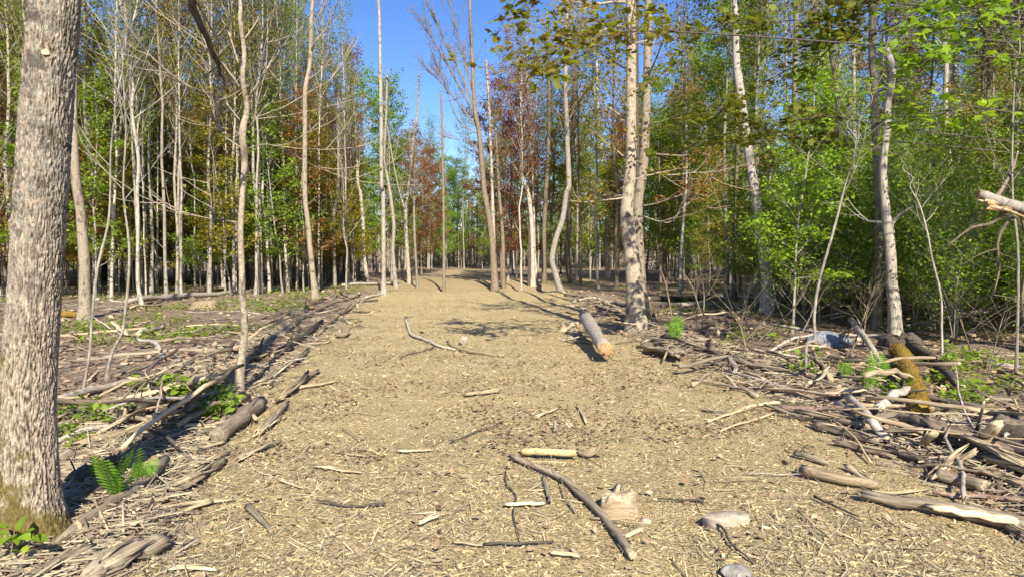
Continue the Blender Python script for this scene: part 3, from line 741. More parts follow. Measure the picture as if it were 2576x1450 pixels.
traced('tree', 'forked young tree at the left corner of the far clearing', [(1030, 713, 11), (1023, 616, 10), (1020, 533, 10), (1028, 470, 7), (1038, 367, 6), (1050, 283, 5), (1055, 200, 4)], 'bark_pale', 13, BU, (.5, 18, 2.0, 60), seed=23, extra=[([(1020, 530), (1005, 483), (990, 400), (975, 320)], .07, 6)])
traced('tree', 'thin pale pole tree right of the forked young tree', [(1050, 726, 6), (1043, 600, 6), (1040, 500, 5), (1045, 380, 4)], 'bark_grey', 9, CO, BR, seed=24)
traced('tree', 'thin straight pole standing alone in the sky gap', [(1116, 737, 8), (1116, 616, 7), (1115, 483, 6), (1113, 400, 6), (1111, 300, 5), (1108, 233, 4)], 'bark_brown', 10, ('leaf_bud', 120, .05), (.45, 18, 1.3, 66), seed=25)
traced('tree', 'centre tree leaning left with upswept bare limbs fanning across the sky gap', [(1245, 733, 19), (1238, 616, 15), (1230, 550, 14), (1218, 483, 13), (1215, 450, 13), (1205, 333, 12), (1195, 283, 11), (1190, 200, 9), (1185, 100, 8), (1181, 0, 7)], 'bark_brown', 16, ('leaf_bud', 2600, .06, .12), (.72, 12, 2.0, 60), seed=26,
       extra=[([(1206, 330), (1160, 270), (1115, 215), (1075, 175)], .06, 22), ([(1198, 290), (1165, 200), (1125, 120), (1085, 30), (1060, -40)], .07, 34), ([(1194, 250), (1165, 140), (1140, 40), (1125, -60)], .06, 26), ([(1204, 310), (1150, 210), (1100, 120), (1050, 40)], .055, 30), ([(1212, 400), (1180, 360), (1120, 345)], .03, 10), ([(1206, 340), (1150, 300), (1110, 190), (1085, 140)], .04, 18)])
traced('tree', 'pale second stem growing behind the leaning centre tree', [(1246, 726, 9), (1242, 616, 9), (1240, 550, 9), (1238, 483, 8), (1235, 400, 8), (1228, 233, 7), (1222, 150, 5)], 'bark_pale', 12, CO, BR, seed=27)
traced('tree', 'grey tree standing right of the leaning centre tree', [(1266, 726, 9), (1265, 616, 9), (1261, 550, 8), (1255, 483, 8), (1250, 380, 7), (1245, 300, 5)], 'bark_brown', 11, OL, BR, seed=28)
traced('tree', 'pale spotted tree in front of the far clearing with a dark slim neighbour', [(1340, 720, 12), (1338, 583, 11), (1328, 483, 10), (1311, 433, 9), (1311, 233, 8), (1300, 150, 6)], 'bark_pale', 14, CO, BR, seed=29)
traced('tree', 'dark slim straight tree touching the pale spotted tree', [(1330, 720, 7), (1331, 600, 7), (1330, 480, 6), (1326, 330, 5)], 'bark_dark', 12, OL, BR, seed=30)
traced('tree', 'pale straight tree right of the pale spotted tree', [(1368, 713, 13), (1368, 583, 12), (1373, 483, 11), (1378, 400, 10), (1381, 267, 9), (1378, 150, 8), (1375, 30, 6)], 'bark_brown', 16, GR, BR, seed=31)
traced('tree', 'grey tree with an S-shaped bend at its foot right of the trail crest', [(1411, 735, 16), (1395, 683, 14), (1388, 650, 14), (1398, 600, 14), (1415, 550, 14), (1425, 483, 13), (1431, 467, 13), (1426, 333, 12), (1421, 200, 11), (1425, 33, 9)], 'bark_grey', 16, CO, BR, seed=32, k=10)
traced('tree', 'brown tree curving behind the S-bent grey tree', [(1438, 710, 15), (1426, 656, 14), (1431, 566, 13), (1432, 483, 12), (1440, 350, 10), (1445, 200, 8)], 'bark_brown', 15, OL, BR, seed=33)
traced('tree', 'forked pale tree left of the twin trunks', [(1528, 702, 13), (1526, 550, 11), (1518, 483, 10), (1518, 433, 9), (1505, 300, 8), (1500, 150, 7)], 'bark_pale', 16, OL, BR, seed=34, extra=[([(1524, 620), (1505, 550), (1488, 483), (1475, 400)], .11, 5)])
# ---- the twin trunks
traced('tree', 'thick pale left stem of the twin trunks on the right of the trail', [(1605, 828, 50), (1600, 790, 46), (1598, 750, 43), (1588, 633, 38), (1576, 533, 34), (1586, 417, 28), (1588, 233, 26), (1585, 0, 23)], 'bark_twin', 16, ('leaf_olive', 2500, .09), (.62, 24, 3.2, 45), seed=35, k=16,
       low=(2.6, 6.0, 10, 1.5, 10, 7), extra=[([(1585, 8), (1530, 5), (1470, 20)], .04, 8), ([(1590, 75), (1545, 60), (1510, 80), (1480, 110)], .03, 10)])
traced('tree', 'slightly thinner right stem of the twin trunks', [(1616, 822, 34), (1612, 750, 31), (1606, 616, 27), (1603, 516, 26), (1618, 417, 24), (1628, 233, 21), (1635, 0, 19)], 'bark_twin', 15, ('leaf_copper', 2200, .09), (.62, 22, 3.0, 45), d=15.6, seed=36, k=14,
       low=(2.4, 6.0, 9, 1.7, 5, 7), extra=[([(1620, 420), (1680, 440), (1760, 432), (1800, 445)], .03, 8), ([(1606, 540), (1680, 560), (1720, 520)], .02, 8)])
traced('tree', 'dark trunk seen through the gap of the twin trunks', [(1606, 790, 14), (1603, 600, 12), (1602, 400, 11), (1602, 200, 11), (1603, 0, 10)], 'bark_dark', 15, ('leaf_olive', 1500, .09), BR, d=18.5, seed=37)
# ---- right side
traced('broken_snag', 'tall barkless grey dead snag right of the twin trunks', [(1930, 742, 32), (1927, 700, 29), (1917, 616, 27), (1904, 516, 25), (1890, 433, 24), (1877, 333, 23), (1860, 233, 22), (1854, 133, 20), (1850, 50, 15), (1849, 12, 10)], 'snag', None, d=19, seed=38, broken=True, cat='snag', k=12, low=(2, 5, 3, .6, 10, 1))
traced('tree', 'dark trunk with pale right edge right of the grey dead snag', [(2000, 740, 15), (1998, 500, 14), (1997, 283, 13), (1997, 133, 13), (2003, 0, 11)], 'bark_brown', 16, GR, BR, d=22, seed=39)
traced('tree', 'pale forked tree high above the green understory on the right', [(2118, 735, 14), (2114, 500, 12), (2112, 267, 10), (2114, 33, 9)], 'bark_pale', 16, BU, (.55, 16, 2.2, 55), d=26, seed=40, extra=[([(2111, 215), (2095, 160), (2075, 110), (2060, 60)], .07, 6)])
traced('tree', 'slim pale tree right of the forked one above the understory', [(2150, 735, 12), (2148, 500, 11), (2147, 300, 10), (2144, 150, 9), (2142, 20, 8)], 'bark_pale', 16, BU, BR, d=24, seed=41, extra=[([(2146, 140), (2160, 90), (2172, 20)], .05, 4)])
traced('tree', 'dark spotted trunk in front of the broken topped snag', [(2205, 745, 25), (2207, 650, 24), (2205, 450, 22), (2203, 283, 21), (2197, 217, 20), (2197, 133, 20), (2200, 0, 19)], 'bark_brown', 15, ('leaf_lime', 1500, .08), BR, d=15.5, seed=42, k=12)
traced('broken_snag', 'pale broken topped snag with a splintered side limb on the right', [(2253, 822, 36), (2250, 783, 34), (2243, 716, 31), (2237, 650, 29), (2233, 583, 28), (2228, 516, 24), (2222, 420, 21), (2228, 320, 20), (2232, 267, 19), (2240, 183, 19), (2230, 112, 15)], 'bark_pale', None, seed=43, broken=True, cat='snag', k=12, d=13.5, extra=[([(2240, 590), (2258, 560), (2274, 535), (2284, 522)], .07, 0), ([(2228, 560), (2200, 556), (2175, 552)], .035, 2)])
traced('tree', 'dark trunk behind lime leaves near the right frame corner', [(2385, 745, 17), (2384, 450, 15), (2380, 167, 14), (2380, 0, 13)], 'bark_brown', 16, GR, BR, d=21, seed=44)
traced('tree', 'pale trunk right of the dark one near the right frame corner', [(2408, 740, 16), (2405, 450, 14), (2403, 240, 13), (2404, 100, 11)], 'bark_pale', 14, BU, BR, d=24, seed=45)
traced('sapling', 'kinked bare sapling leaning right in front of the blue-grey boulder', [(2027, 945, 8), (2027, 900, 8), (2028, 866, 8), (2036, 858, 8), (2050, 852, 8.5), (2047, 800, 8.5), (2060, 716, 8), (2077, 633, 7.5), (2100, 566, 7), (2123, 483, 5), (2140, 417, 4), (2150, 350, 3)], 'bark_grey', 3.9, ('leaf_small', 80, .04), (.55, 12, .9, 45, .4, 6), seed=46, cat='sapling', k=7, flare=.1)
traced('sapling', 'thin bare sapling bending left in the right understory', [(2370, 920, 8), (2368, 830, 7), (2367, 743, 7), (2343, 650, 6), (2333, 583, 6), (2313, 513, 5), (2290, 470, 4)], 'bark_grey', 3.3, ('leaf_small', 60, .04), (.5, 10, .9, 45, .4, 5), seed=47, cat='sapling', k=6)
traced('sapling', 'thin straight pole close to the right frame edge', [(2560, 800, 9), (2558, 650, 8), (2552, 520, 8), (2550, 400, 7), (2548, 200, 6)], 'bark_grey', 6, ('leaf_small', 200, .05), (.4, 14, 1.2, 40), seed=48, d=9.5, cat='sapling', k=6)
# thin bare stems of the right understory
k = 0
for u0, v0, u1, v1, u2, v2 in [(1895, 858, 1870, 770, 1905, 700), (1880, 905, 1865, 830, 1850, 800), (1690, 800, 1670, 700, 1640, 640), (1745, 800, 1760, 720, 1790, 660), (1765, 830, 1770, 740, 1755, 640), (1770, 815, 1740, 720, 1720, 690), (1905, 860, 2000, 770, 2045, 690), (1990, 890, 2040, 790, 2065, 700), (2140, 890, 2175, 790, 2190, 735), (2450, 910, 2420, 820, 2400, 760), (2170, 870, 2180, 790, 2200, 720), (2480, 960, 2500, 880, 2520, 800)]:
    k += 1
    traced('whippy_sapling', ['thin whippy bare stem rising out of the leaf litter right of the twin trunks', 'thin whippy bare stem near the blue-grey boulder', 'thin whippy bare stem in the shade near the right frame edge'][0 if u0 < 1800 else 1 if u0 < 2300 else 2], [(u0, v0, 4.5), (u1, v1, 3.5), (u2, v2, 2.5)], 'bark_brown', None, ('leaf_small', 25, .035), (.35, 7, .8, 40, .3, 3), seed=60 + k, cat='stem', k=5, group='whippy stems right of the trail', flare=.1)

# ---- the big foreground trunk on the left
def big_tree():
    b = G(78, 1338); d = b[1]
    pts = [(70, 1338, 152), (72, 1200, 150), (70, 1100, 147), (70, 966, 146), (88, 716, 138), (104, 483, 138), (118, 250, 137), (130, 100, 133), (141, 0, 132)]
    C = [np.array([0, 0, -.3])] + [at(u, v, d) - b if i else np.array([at(70, 1338, d)[0] - b[0], 0, 0]) for i, (u, v, w) in enumerate(pts)]
    C[0][0] = C[1][0]
    R = [pts[0][2]] + [w for *_, w in pts]; R = np.array(R) * d / F / 2 * math.cos(math.atan2(b[0], b[1])) * .98
    C = np.array(C)
    top = C[-1]; dirn = (C[-1] - C[-3]) / np.linalg.norm(C[-1] - C[-3])
    zz = np.concatenate([np.linspace(-.25, 3.6, 520), np.linspace(3.66, 15, 60)])
    cx = np.interp(zz, C[:, 2], C[:, 0]); cx = np.where(zz > top[2], top[0] - (zz - top[2]) * .02, cx)
    cx = np.convolve(np.pad(cx, 30, mode='edge'), np.ones(61) / 61, 'valid')
    rr = np.interp(zz, C[:, 2], R); rr = np.where(zz > top[2], R[-1] * (1 - .9 * np.clip((zz - top[2]) / 12.5, 0, 1)), rr)
    n = 200; th = np.arange(n) * 2 * math.pi / n
    TH, ZZ = np.meshgrid(th, zz)
    # bark ridges: interlacing vertical plates, periodic round the trunk
    def per(fu, fz, s, o=2):
        A = np.cos(TH) * fu; B = np.sin(TH) * fu
        return .5 * (fbm(A * 1.0 + ZZ * fz * .31, ZZ * fz + B * .55, o, s) + fbm(B - ZZ * fz * .23, ZZ * fz + A * .55, o, s + 7))
    w = per(6, 3.2, 70, 3)
    ridge = 1 - np.abs(2 * per(16, 5, 80, 2) - 1) * 2.2
    ph = TH * 36 + 11.0 * (w - .5) * 6 + 2.6 * np.sin(ZZ * 14 + 9 * w)
    plate = np.abs(np.sin(ph * .5)) ** .7
    crack = np.abs(np.sin(ZZ * 52 + 11 * np.sin(ph * .5) + 30 * (per(7, 6, 90, 2) - .5))) ** .5
    rid = np.clip(plate * (.30 + .70 * crack) * .95 + .25 * (ridge - .3), 0, 1)
    flare = np.exp(-np.clip(ZZ, 0, 9) / .17)
    lob = .55 + .55 * np.cos(TH - .1) ** 3 + .35 * np.cos(2 * TH + 2.2)
    rad = rr[:, None] * (1 + .9 * flare * np.clip(lob, .15, 1.3)) + .017 * (rid - .5) + .012 * (per(2.2, 1.6, 100, 3) - .5)
    X = cx[:, None] + rad * np.cos(TH); Y = rad * np.sin(TH); V = np.stack([X, Y, ZZ], -1)
    me = make_mesh('trunk', V.reshape(-1, 3), ringquads(len(zz), n), None, True, [M['bigbark']])
    moss = 1.25 * np.exp(-np.clip(ZZ, 0, 9) / .20) * (.75 + .4 * np.cos(TH - 4.2)) + .25 * np.exp(-((ZZ - 2.9) / .25) ** 2) * 0 + .32 * np.clip(np.cos(TH - 3.7), 0, 1) * (fbm(TH * 2, ZZ * 2, 2, 9) > .5)
    lich = np.clip((ZZ - .75) / 1.0, .08, 1) * (.6 + .6 * fbm(TH * 1.3 + 3, ZZ * 1.7, 3, 12))
    for nme, a in (('ridge', rid), ('moss', np.clip(moss, 0, 1)), ('lichen', np.clip(lich, 0, 1))):
        x = me.attributes.new(nme, 'FLOAT', 'POINT'); x.data.foreach_set('value', a.ravel().astype(np.float32))
    e = empty('tree', b)
    tag(e, 'big foreground trunk with rough flaky bark, lichen and a mossy foot', 'tree')
    obj('trunk', me, e)
    mb = MB(); rng = np.random.default_rng(9)
    P = np.stack([cx, cx * 0, zz], -1)[::12]; Rr = rr[::12]
    A = grow(mb, P, Rr, rng, 6.5, 14.8, 26, 3.2, 40, .4, 8, .6)
    obj('branches', mb.mesh('branches', [M['bark_grey']]), e)
    obj('crown', leaves('crown', A, 2600, .16, .09, M['leaf_olive'], rng), e)
    mb = MB(); L = smooth_path(np.array([P[44] * [1, 1, 1], at(390, -230, 5.2) - b, at(475, -10, 5.8) - b, at(520, 95, 6.2) - b, at(552, 170, 6.5) - b, at(572, 235, 6.7) - b]), 20)
    L[1:-1] += rng.normal(0, .012, (len(L) - 2, 3)); tube(mb, L, np.linspace(.05, .012, len(L)), 7)
    for q in range(9):
        i = int(rng.integers(6, len(L) - 1)); W = arc(L[i], (L[i] - L[i - 1]) / np.linalg.norm(L[i] - L[i - 1]) + rng.normal(0, .6, 3), rng.uniform(.3, .9), 5, -.2, .1, rng); tube(mb, W, np.linspace(.008, .002, 5), 3)
    tag(obj('dead_limb', mb.mesh('dead_limb', [M['bark_dark']]), e), 'dark dead limb hanging down across the left wood')
    # pale flake scar on the bark
    m2 = MB(); a = np.arange(9) * 2 * math.pi / 9; p = at(104, 147, d) - b; i = int(np.argmin(np.abs(zz - p[2])))
    fr = np.random.default_rng(2); ring = []
    for q in range(9):
        t0 = -1.15 + .16 * math.cos(a[q]) * fr.uniform(.7, 1.2); z0 = p[2] + .016 * math.sin(a[q]) * fr.uniform(.7, 1.2)
        ring.append([cx[i] + (rr[i] + .014) * math.cos(t0), (rr[i] + .014) * math.sin(t0), z0])
    ring.append([cx[i] + (rr[i] + .016) * math.cos(-1.15), (rr[i] + .016) * math.sin(-1.15), p[2]])
    m2.add(np.array(ring), None, np.array([[q, (q + 1) % 9, 9] for q in range(9)])); obj('flake_scar', m2.mesh('flake_scar', [M['pale']]), e)
    TAKEN.append((b[0], b[1]))
big_tree()

# ---- random wood filling both sides
lefts = spots(46, -46, -7, 23, 66, lambda x, y: x < left_edge(y) - .2, 1.5, TAKEN)
LG = 'slender trees deep in the left wood'
lefts2 = spots(52, -34, -7, 22, 44, lambda x, y: left_edge(y) - 8 < x < left_edge(y) + .6, .8, TAKEN)
for i, (x, y) in enumerate(lefts2):
    q = put('slender', x, y, frng.uniform(.85, 1.1), ['bark_pale', 'bark_pale', 'bark_grey'][i % 3], ['leaf_olive', 'leaf_bud', 'leaf_bud', 'leaf_green'][i % 4], 'slender tree', LG, frng)
    f = frng.uniform(.55, .85); q.scale = (q.scale[0] * f, q.scale[1] * f, q.scale[2])
for i, (x, y) in enumerate(lefts):
    put('slender', x, y, frng.uniform(.85, 1.1), ['bark_pale', 'bark_grey', 'bark_pale', 'bark_brown'][i % 4], ['leaf_olive', 'leaf_copper', 'leaf_bud', 'leaf_green', 'leaf_red'][i % 5], 'one of the slender pale trunks crowded deep in the left wood', LG, frng)
for i, (x, y) in enumerate(spots(68, -46, -8, 26, 64, lambda x, y: x < left_edge(y) - 1.0, 1.4, TAKEN)):
    put('maple', x, y, frng.uniform(.85, 1.12), ['bark_grey', 'bark_brown'][i % 2], ['leaf_olive', 'leaf_green', 'leaf_olive', 'leaf_copper', 'leaf_lime', 'leaf_olive', 'leaf_green', 'leaf_red'][i % 8], 'leafy olive or copper young maple filling the left wood', 'young maples in the left wood', frng)
for i, (x, y) in enumerate(spots(60, -40, -8, 26, 52, lambda x, y: x < left_edge(y) - .8, 1.0, TAKEN)):
    put('sapling', x, y, frng.uniform(.8, 1.1), 'bark_brown', ['leaf_green', 'leaf_olive', 'leaf_green', 'leaf_lime'][i % 4], 'low green leafy sapling between the trunks of the left wood', 'leafy saplings in the left wood', frng)
for i, (x, y) in enumerate(spots(34, -34, -8, 25, 46, lambda x, y: left_edge(y) - 5 < x < left_edge(y) + .3, .9, TAKEN)):
    put('sapling', x, y, frng.uniform(.9, 1.45), 'bark_grey', ['leaf_olive', 'leaf_green', 'leaf_olive', 'leaf_copper', 'leaf_small'][i % 5], 'leafy sapling', 'leafy saplings in the left wood', frng)
for i, (x, y) in enumerate(spots(26, -26, -8, 21, 42, lambda x, y: x < left_edge(y) + 1.0, 1.2, TAKEN)):
    put('bare', x, y, frng.uniform(.8, 1.1), ['bark_pale', 'bark_grey'][i % 2], 'leaf_bud', 'bare twiggy young tree at the sunny front of the left wood', 'bare young trees at the front of the left wood', frng)
for i, (x, y) in enumerate(spots(80, 5, 46, 15, 60, lambda x, y: x > right_edge(y) + .3, 1.1, TAKEN)):
    put('slender', x, y, frng.uniform(.85, 1.1), ['bark_grey', 'bark_brown', 'bark_pale', 'bark_grey'][i % 4], ['leaf_green', 'leaf_bud', 'leaf_olive', 'leaf_bud'][i % 4], 'one of the slender grey trunks crowded deep in the right wood', 'slender trees deep in the right wood', frng)
for i, (x, y) in enumerate(spots(48, 8, 46, 24, 66, lambda x, y: x > right_edge(y) + 1.2, 1.7, TAKEN)):
    put('maple', x, y, frng.uniform(.8, 1.1), ['bark_grey', 'bark_brown'][i % 2], ['leaf_olive', 'leaf_green', 'leaf_copper', 'leaf_green'][i % 4], 'leafy young maple filling the back of the right wood', 'young maples in the right wood', frng)
for i, (x, y) in enumerate(spots(34, 6, 36, 14, 45, lambda x, y: x > right_edge(y) + 1.5, 1.2, TAKEN)):
    put('sapling', x, y, frng.uniform(.8, 1.1), 'bark_grey', ['leaf_green', 'leaf_small', 'leaf_lime', 'leaf_olive'][i % 4], 'green leafy sapling among the trunks of the right wood', 'leafy saplings in the right wood', frng)
for i, (x, y) in enumerate(spots(70, 6, 28, 12, 30, lambda x, y: x > .26 * y + 2.2, .9, TAKEN)):
    put('shrub', x, y, frng.uniform(.85, 1.25), 'bark_grey', ['leaf_small', 'leaf_small', 'leaf_green', 'leaf_lime'][i % 4], 'fresh green small-leaved shrub in the right understory', 'green shrubs of the right understory', frng)
for i, (x, y) in enumerate(spots(46, 5, 24, 12.5, 27, lambda x, y: x > .24 * y + 1.8, .8, TAKEN)):
    put('sapling', x, y, frng.uniform(.75, 1.05), 'bark_grey', ['leaf_small', 'leaf_small', 'leaf_lime', 'leaf_small', 'leaf_olive'][i % 5], 'leafy sapling', 'leafy saplings in the right wood', frng)
for i, (x, y) in enumerate(spots(4, 6, 24, 13, 34, lambda x, y: x > right_edge(y), 1.2, TAKEN)):
    put('bare', x, y, frng.uniform(.7, 1.0), 'bark_grey', 'leaf_bud', 'bare twiggy young tree in the shade of the right wood', 'bare young trees in the right wood', frng)
for x, y, s, lab in [(17.5, 22, 1.0, 'dark pine with bare dead lower limbs near the right frame edge'), (24, 36, 1.1, 'dark pine far back in the right wood'), (-26, 44, 1.15, 'dark pine top rising at the back of the left wood')]:
    put('pine', x, y, s, 'bark_dark', 'needle', lab, None, frng)
# thin row between the trail and the right wood, through which the sky shows
for i, (u, d, kind, leaf) in enumerate([(1278, 46, 'slender', 'leaf_copper'), (1300, 52, 'slender', 'leaf_red'), (1350, 44, 'slender', 'leaf_olive'), (1395, 50, 'slender', 'leaf_copper'), (1460, 42, 'slender', 'leaf_olive'), (1485, 48, 'maple', 'leaf_green'), (1505, 38, 'slender', 'leaf_bud'), (1550, 36, 'slender', 'leaf_olive'), (1555, 50, 'maple', 'leaf_copper'), (1290, 60, 'maple', 'leaf_red'), (1410, 60, 'maple', 'leaf_green'), (1455, 58, 'sapling', 'leaf_lime'), (1010, 55, 'maple', 'leaf_copper'), (1060, 62, 'maple', 'leaf_copper'), (1085, 68, 'maple', 'leaf_red'), (985, 48, 'maple', 'leaf_green'), (1262, 44, 'maple', 'leaf_red'), (1312, 40, 'slender', 'leaf_red'), (1345, 52, 'maple', 'leaf_copper'), (1392, 46, 'slender', 'leaf_green'), (1450, 46, 'maple', 'leaf_olive'), (1240, 56, 'slender', 'leaf_bud'), (1160, 90, 'maple', 'leaf_lime')]):
    p = at(u, 645, d); put(kind, p[0], d, frng.uniform(.9, 1.05), ['bark_grey', 'bark_brown', 'bark_pale'][i % 3], leaf, 'tree standing along the margin of the far clearing', 'trees along the margin of the far clearing', frng)
# the far side of the clearing
for i in range(44):
    x = -24 + 48 * (i + frng.uniform(-.4, .4)) / 44; y = frng.uniform(80, 92)
    put(['maple', 'slender', 'maple', 'sapling'][i % 4], x, y, frng.uniform(.95, 1.2) if i % 4 != 3 else 1.3, ['bark_pale', 'bark_grey'][i % 2], ['leaf_green', 'leaf_lime', 'leaf_lime', 'leaf_green', 'leaf_copper', 'leaf_lime', 'leaf_green'][i % 7], 'tree in the green wall beyond the far clearing', 'trees beyond the far clearing', frng)
# trees just outside the frame whose shade falls into the right wood
for i, (x, y) in enumerate([(10.5, 3.5), (14.5, -3.0), (12.0, -12.0), (18, 5), (22, 1), (16, -14)]):
    put('slender', x, y, 1.0, 'bark_grey', ['leaf_olive', 'leaf_green'][i % 2], 'tree standing outside the right frame edge that shades the right wood', 'trees outside the right frame edge', frng)

# ---- far wood: one dense mass behind everything
def far_wood():
    rng = np.random.default_rng(21); mb = MB(); A = []
    n = 1100
    for i in range(n):
        s = rng.random()
        if s < .42: y = rng.uniform(52, 115); x = rng.uniform(-.86 * y, -12)
        elif s < .8: y = rng.uniform(52, 115); x = rng.uniform(13, .86 * y)
        else: y = rng.uniform(93, 118); x = rng.uniform(-16, 16)
        h = rng.uniform(9, 14.5); z = float(H(x, y))
        P = np.array([[x, y, z - .2], [x + rng.normal(0, .2), y, z + h * .5], [x + rng.normal(0, .3), y, z + h]])
        tube(mb, P, [.09, .06, .01], 4, cap1=False)
        zz = rng.random(34) ** .9 * h * .96 + h * .03
        w = 1.9 * np.sqrt(np.clip(1 - (zz / h) ** 1.6, .02, 1))
        a = rng.uniform(0, 6.28, 34); r = w * np.sqrt(rng.random(34))
        A.append(np.stack([x + r * np.cos(a), y + r * np.sin(a), z + zz], -1))
    me = mb.mesh('far_trunks', [M['bark_grey']])
    tag(obj('far_wood_trunks', me), 'mass of far trunks at the back of the wood', None, None, 'stuff')
    yy = rng.uniform(94, 122, 3000); xx = rng.uniform(-.9, .9, 3000) * yy
    A.append(np.stack([xx, yy, H(xx, yy) + rng.uniform(0, 4.5, 3000)], -1)); A.append(A[-1] + np.array([0, 0, .3]))
    A = np.concatenate(A); half = len(A) // 2
    rng.shuffle(A)
    for q, (m_, a) in enumerate((('leaf_olive', A[:half]), ('leaf_green', A[half:]))):
        tag(obj('far_wood_foliage', leaves('far_foliage', a, 80000, .38, .27, M[m_], rng)), ['olive leaf mass at the back of the wood', 'green leaf mass at the back of the wood'][q], None, None, 'stuff')
far_wood()

# ---- overhanging maple boughs: trees rooted outside the right edge, limbs reaching into the frame
def bough_tree(base, limbs, label, leaf, nl, size, seed, bark='bark_dark', hh=11):
    rng = np.random.default_rng(seed); mb = MB()
    b = np.array([base[0], base[1], float(H(*base))])
    P, R = wavy(hh, .11, rng, 14, .01, .04); tube(mb, P, R, 9)
    A = [grow(mb, P, R, rng, 4.5, hh * .98, 20, 2.4, 35, .4, 7, .5)]
    for pts in limbs:
        L = [at(u, v, d) - b + rng.normal(0, .13, 3) for u, v, d in pts]
        z = L[0][2] - .4
        L = smooth_path(np.array([interp_path(P, R, max(1.5, z))[0]] + L), 12)
        L[1:] += np.cumsum(rng.normal(0, .035, (len(L) - 1, 3)), 0); L = smooth_path(L, 2 * len(L))
        tube(mb, L, np.linspace(.013, .003, len(L)), 5)
        for q in range(int(9 + 5 * len(pts))):
            f = rng.uniform(.22, 1) * (len(L) - 1.01); i = int(f); p = L[i] + (L[i + 1] - L[i]) * (f - i)
            dd = L[i + 1] - L[i]; dd /= np.linalg.norm(dd); sd = np.cross(dd, (0, 0, 1)); sd /= np.linalg.norm(sd)
            W = arc(p, dd + sd * rng.choice([-1, 1]) * rng.uniform(.3, 1.1) + np.array([0, 0, rng.normal(0, .25)]), rng.uniform(.3, 1.1), 5, .1, .14, rng)
            tube(mb, W, np.linspace(.006, .0015, 5), 3); A.append(W[1:])
    e = empty('overhanging_maple', b); tag(e, label, 'tree')
    obj('trunk', mb.mesh('trunk', [M[bark]]), e)
    obj('crown', leaves('crown', np.concatenate(A), nl, .07, size, M[leaf], rng, LEAF_M, .55, .25, .6), e)
M['leaf_bough'] = mat_leaf('bough_leaves', [(0.14, 0.15, 0.02), (0.21, 0.235, 0.03), (0.17, 0.20, 0.025), (0.21, 0.13, 0.03), (0.13, 0.155, 0.02)], .5)
M['leaf_tier'] = mat_leaf('dark_olive_leaves', [(0.10, 0.12, 0.018), (0.16, 0.185, 0.025), (0.12, 0.15, 0.02), (0.16, 0.135, 0.025)], .4)
bough_tree((9.4, 9.6), [[(1700, -30, 9.4), (1560, 10, 9.4), (1400, 70, 9.4), (1260, 140, 9.4)], [(1720, 20, 9.2), (1580, 90, 9.2), (1420, 150, 9.2), (1330, 190, 9.3)], [(1650, -60, 9.6), (1450, -20, 9.6), (1290, 30, 9.6)]],
           'maple reaching in from the right with olive and coppery leaves over the trail', 'leaf_bough', 1500, .12, 31)
bough_tree((9.9, 10.4), [[(2250, 20, 10), (2000, 60, 10), (1800, 110, 10), (1700, 150, 10)], [(2250, 100, 10), (2050, 150, 10), (1900, 200, 10), (1780, 260, 10)], [(2200, 280, 10), (2000, 300, 10), (1820, 330, 10), (1720, 350, 10)], [(2230, 350, 10.5), (2050, 400, 10.5), (1880, 420, 10.5)], [(2300, 60, 10.2), (2150, 80, 10.2), (2020, 120, 10.2)]],
           'maple at the right edge with tiers of dark olive leaves', 'leaf_tier', 2600, .115, 32)
bough_tree((9.3, 8.6), [[(2560, 100, 8.6), (2420, 60, 8.6), (2300, 40, 8.6)], [(2560, 160, 8.6), (2450, 130, 8.6), (2330, 170, 8.6)], [(2540, 40, 8.6), (2400, 20, 8.7), (2270, -10, 8.7)], [(2540, 250, 8.8), (2420, 240, 8.8), (2330, 260, 8.8)]],
           'maple in the right frame corner with bright lime leaves', 'leaf_lime', 1500, .115, 33)

# ================================================================== DEBRIS
def wood_piece(mb, L, R, kind, rng, k=10):
    """L local path, R radii"""
    n = len(L)
    if kind == 'round':
        rad = 1 + rng.normal(0, .035, (n, k))
        rad *= (1 + .05 * np.sin(np.linspace(0, 9, n) + rng.uniform(0, 6)))[:, None]
        v0 = sum(len(v) for v in mb.V); tube(mb, L, R, k, rad, True, True, 0, 1)
        VV = mb.V[-1]; dn = L[-1] - L[-2]; dn /= np.linalg.norm(dn); d0 = L[1] - L[0]; d0 /= np.linalg.norm(d0)
        VV[(n - 1) * k:n * k] += dn * (rng.uniform(-.3, .3, k) * R[-1])[:, None]; VV[:k] += d0 * (rng.uniform(-.3, .3, k) * R[0])[:, None]; VV[-1] -= dn * R[-1] * .35; VV[-2] += d0 * R[0] * .2
    else:
        prof = rng.uniform(.45, 1.15, k); prof = .6 * prof + .4 * np.roll(prof, 1)
        rad = prof[None] * (1 + rng.normal(0, .06, (n, k)))
        flat = rng.uniform(.45, .8)
        T, N, B = frames(L); a = np.arange(k) * 2 * math.pi / k
        V = L[:, None] + (R[:, None] * rad)[..., None] * (np.cos(a)[None, :, None] * N[:, None] * flat + np.sin(a)[None, :, None] * B[:, None])
        ln = np.linalg.norm(L[-1] - L[0])
        j0 = rng.uniform(-.12, .08, k) * ln * .8; j1 = rng.uniform(-.10, .14, k) * ln * .8
        V[0] += T[0] * j0[:, None]; V[-1] += T[-1] * j1[:, None]
        V[0] = L[0] + (V[0] - L[0]) * .8; V[-1] = L[-1] + (V[-1] - L[-1]) * .7
        V = np.concatenate([V.reshape(-1, 3), [L[0] + T[0] * ln * .03], [L[-1] - T[-1] * ln * .03]])
        off = mb.n; mb.add(V, ringquads(n, k))
        c0, c1 = n * k, n * k + 1
        Tt = np.array([[(j + 1) % k, j, c0] for j in range(k)] + [[(n - 1) * k + j, (n - 1) * k + (j + 1) % k, c1] for j in range(k)]) + off
        mb.T.append(Tt); mb.tm.append(np.full(len(Tt), 1))
_sn = [0]
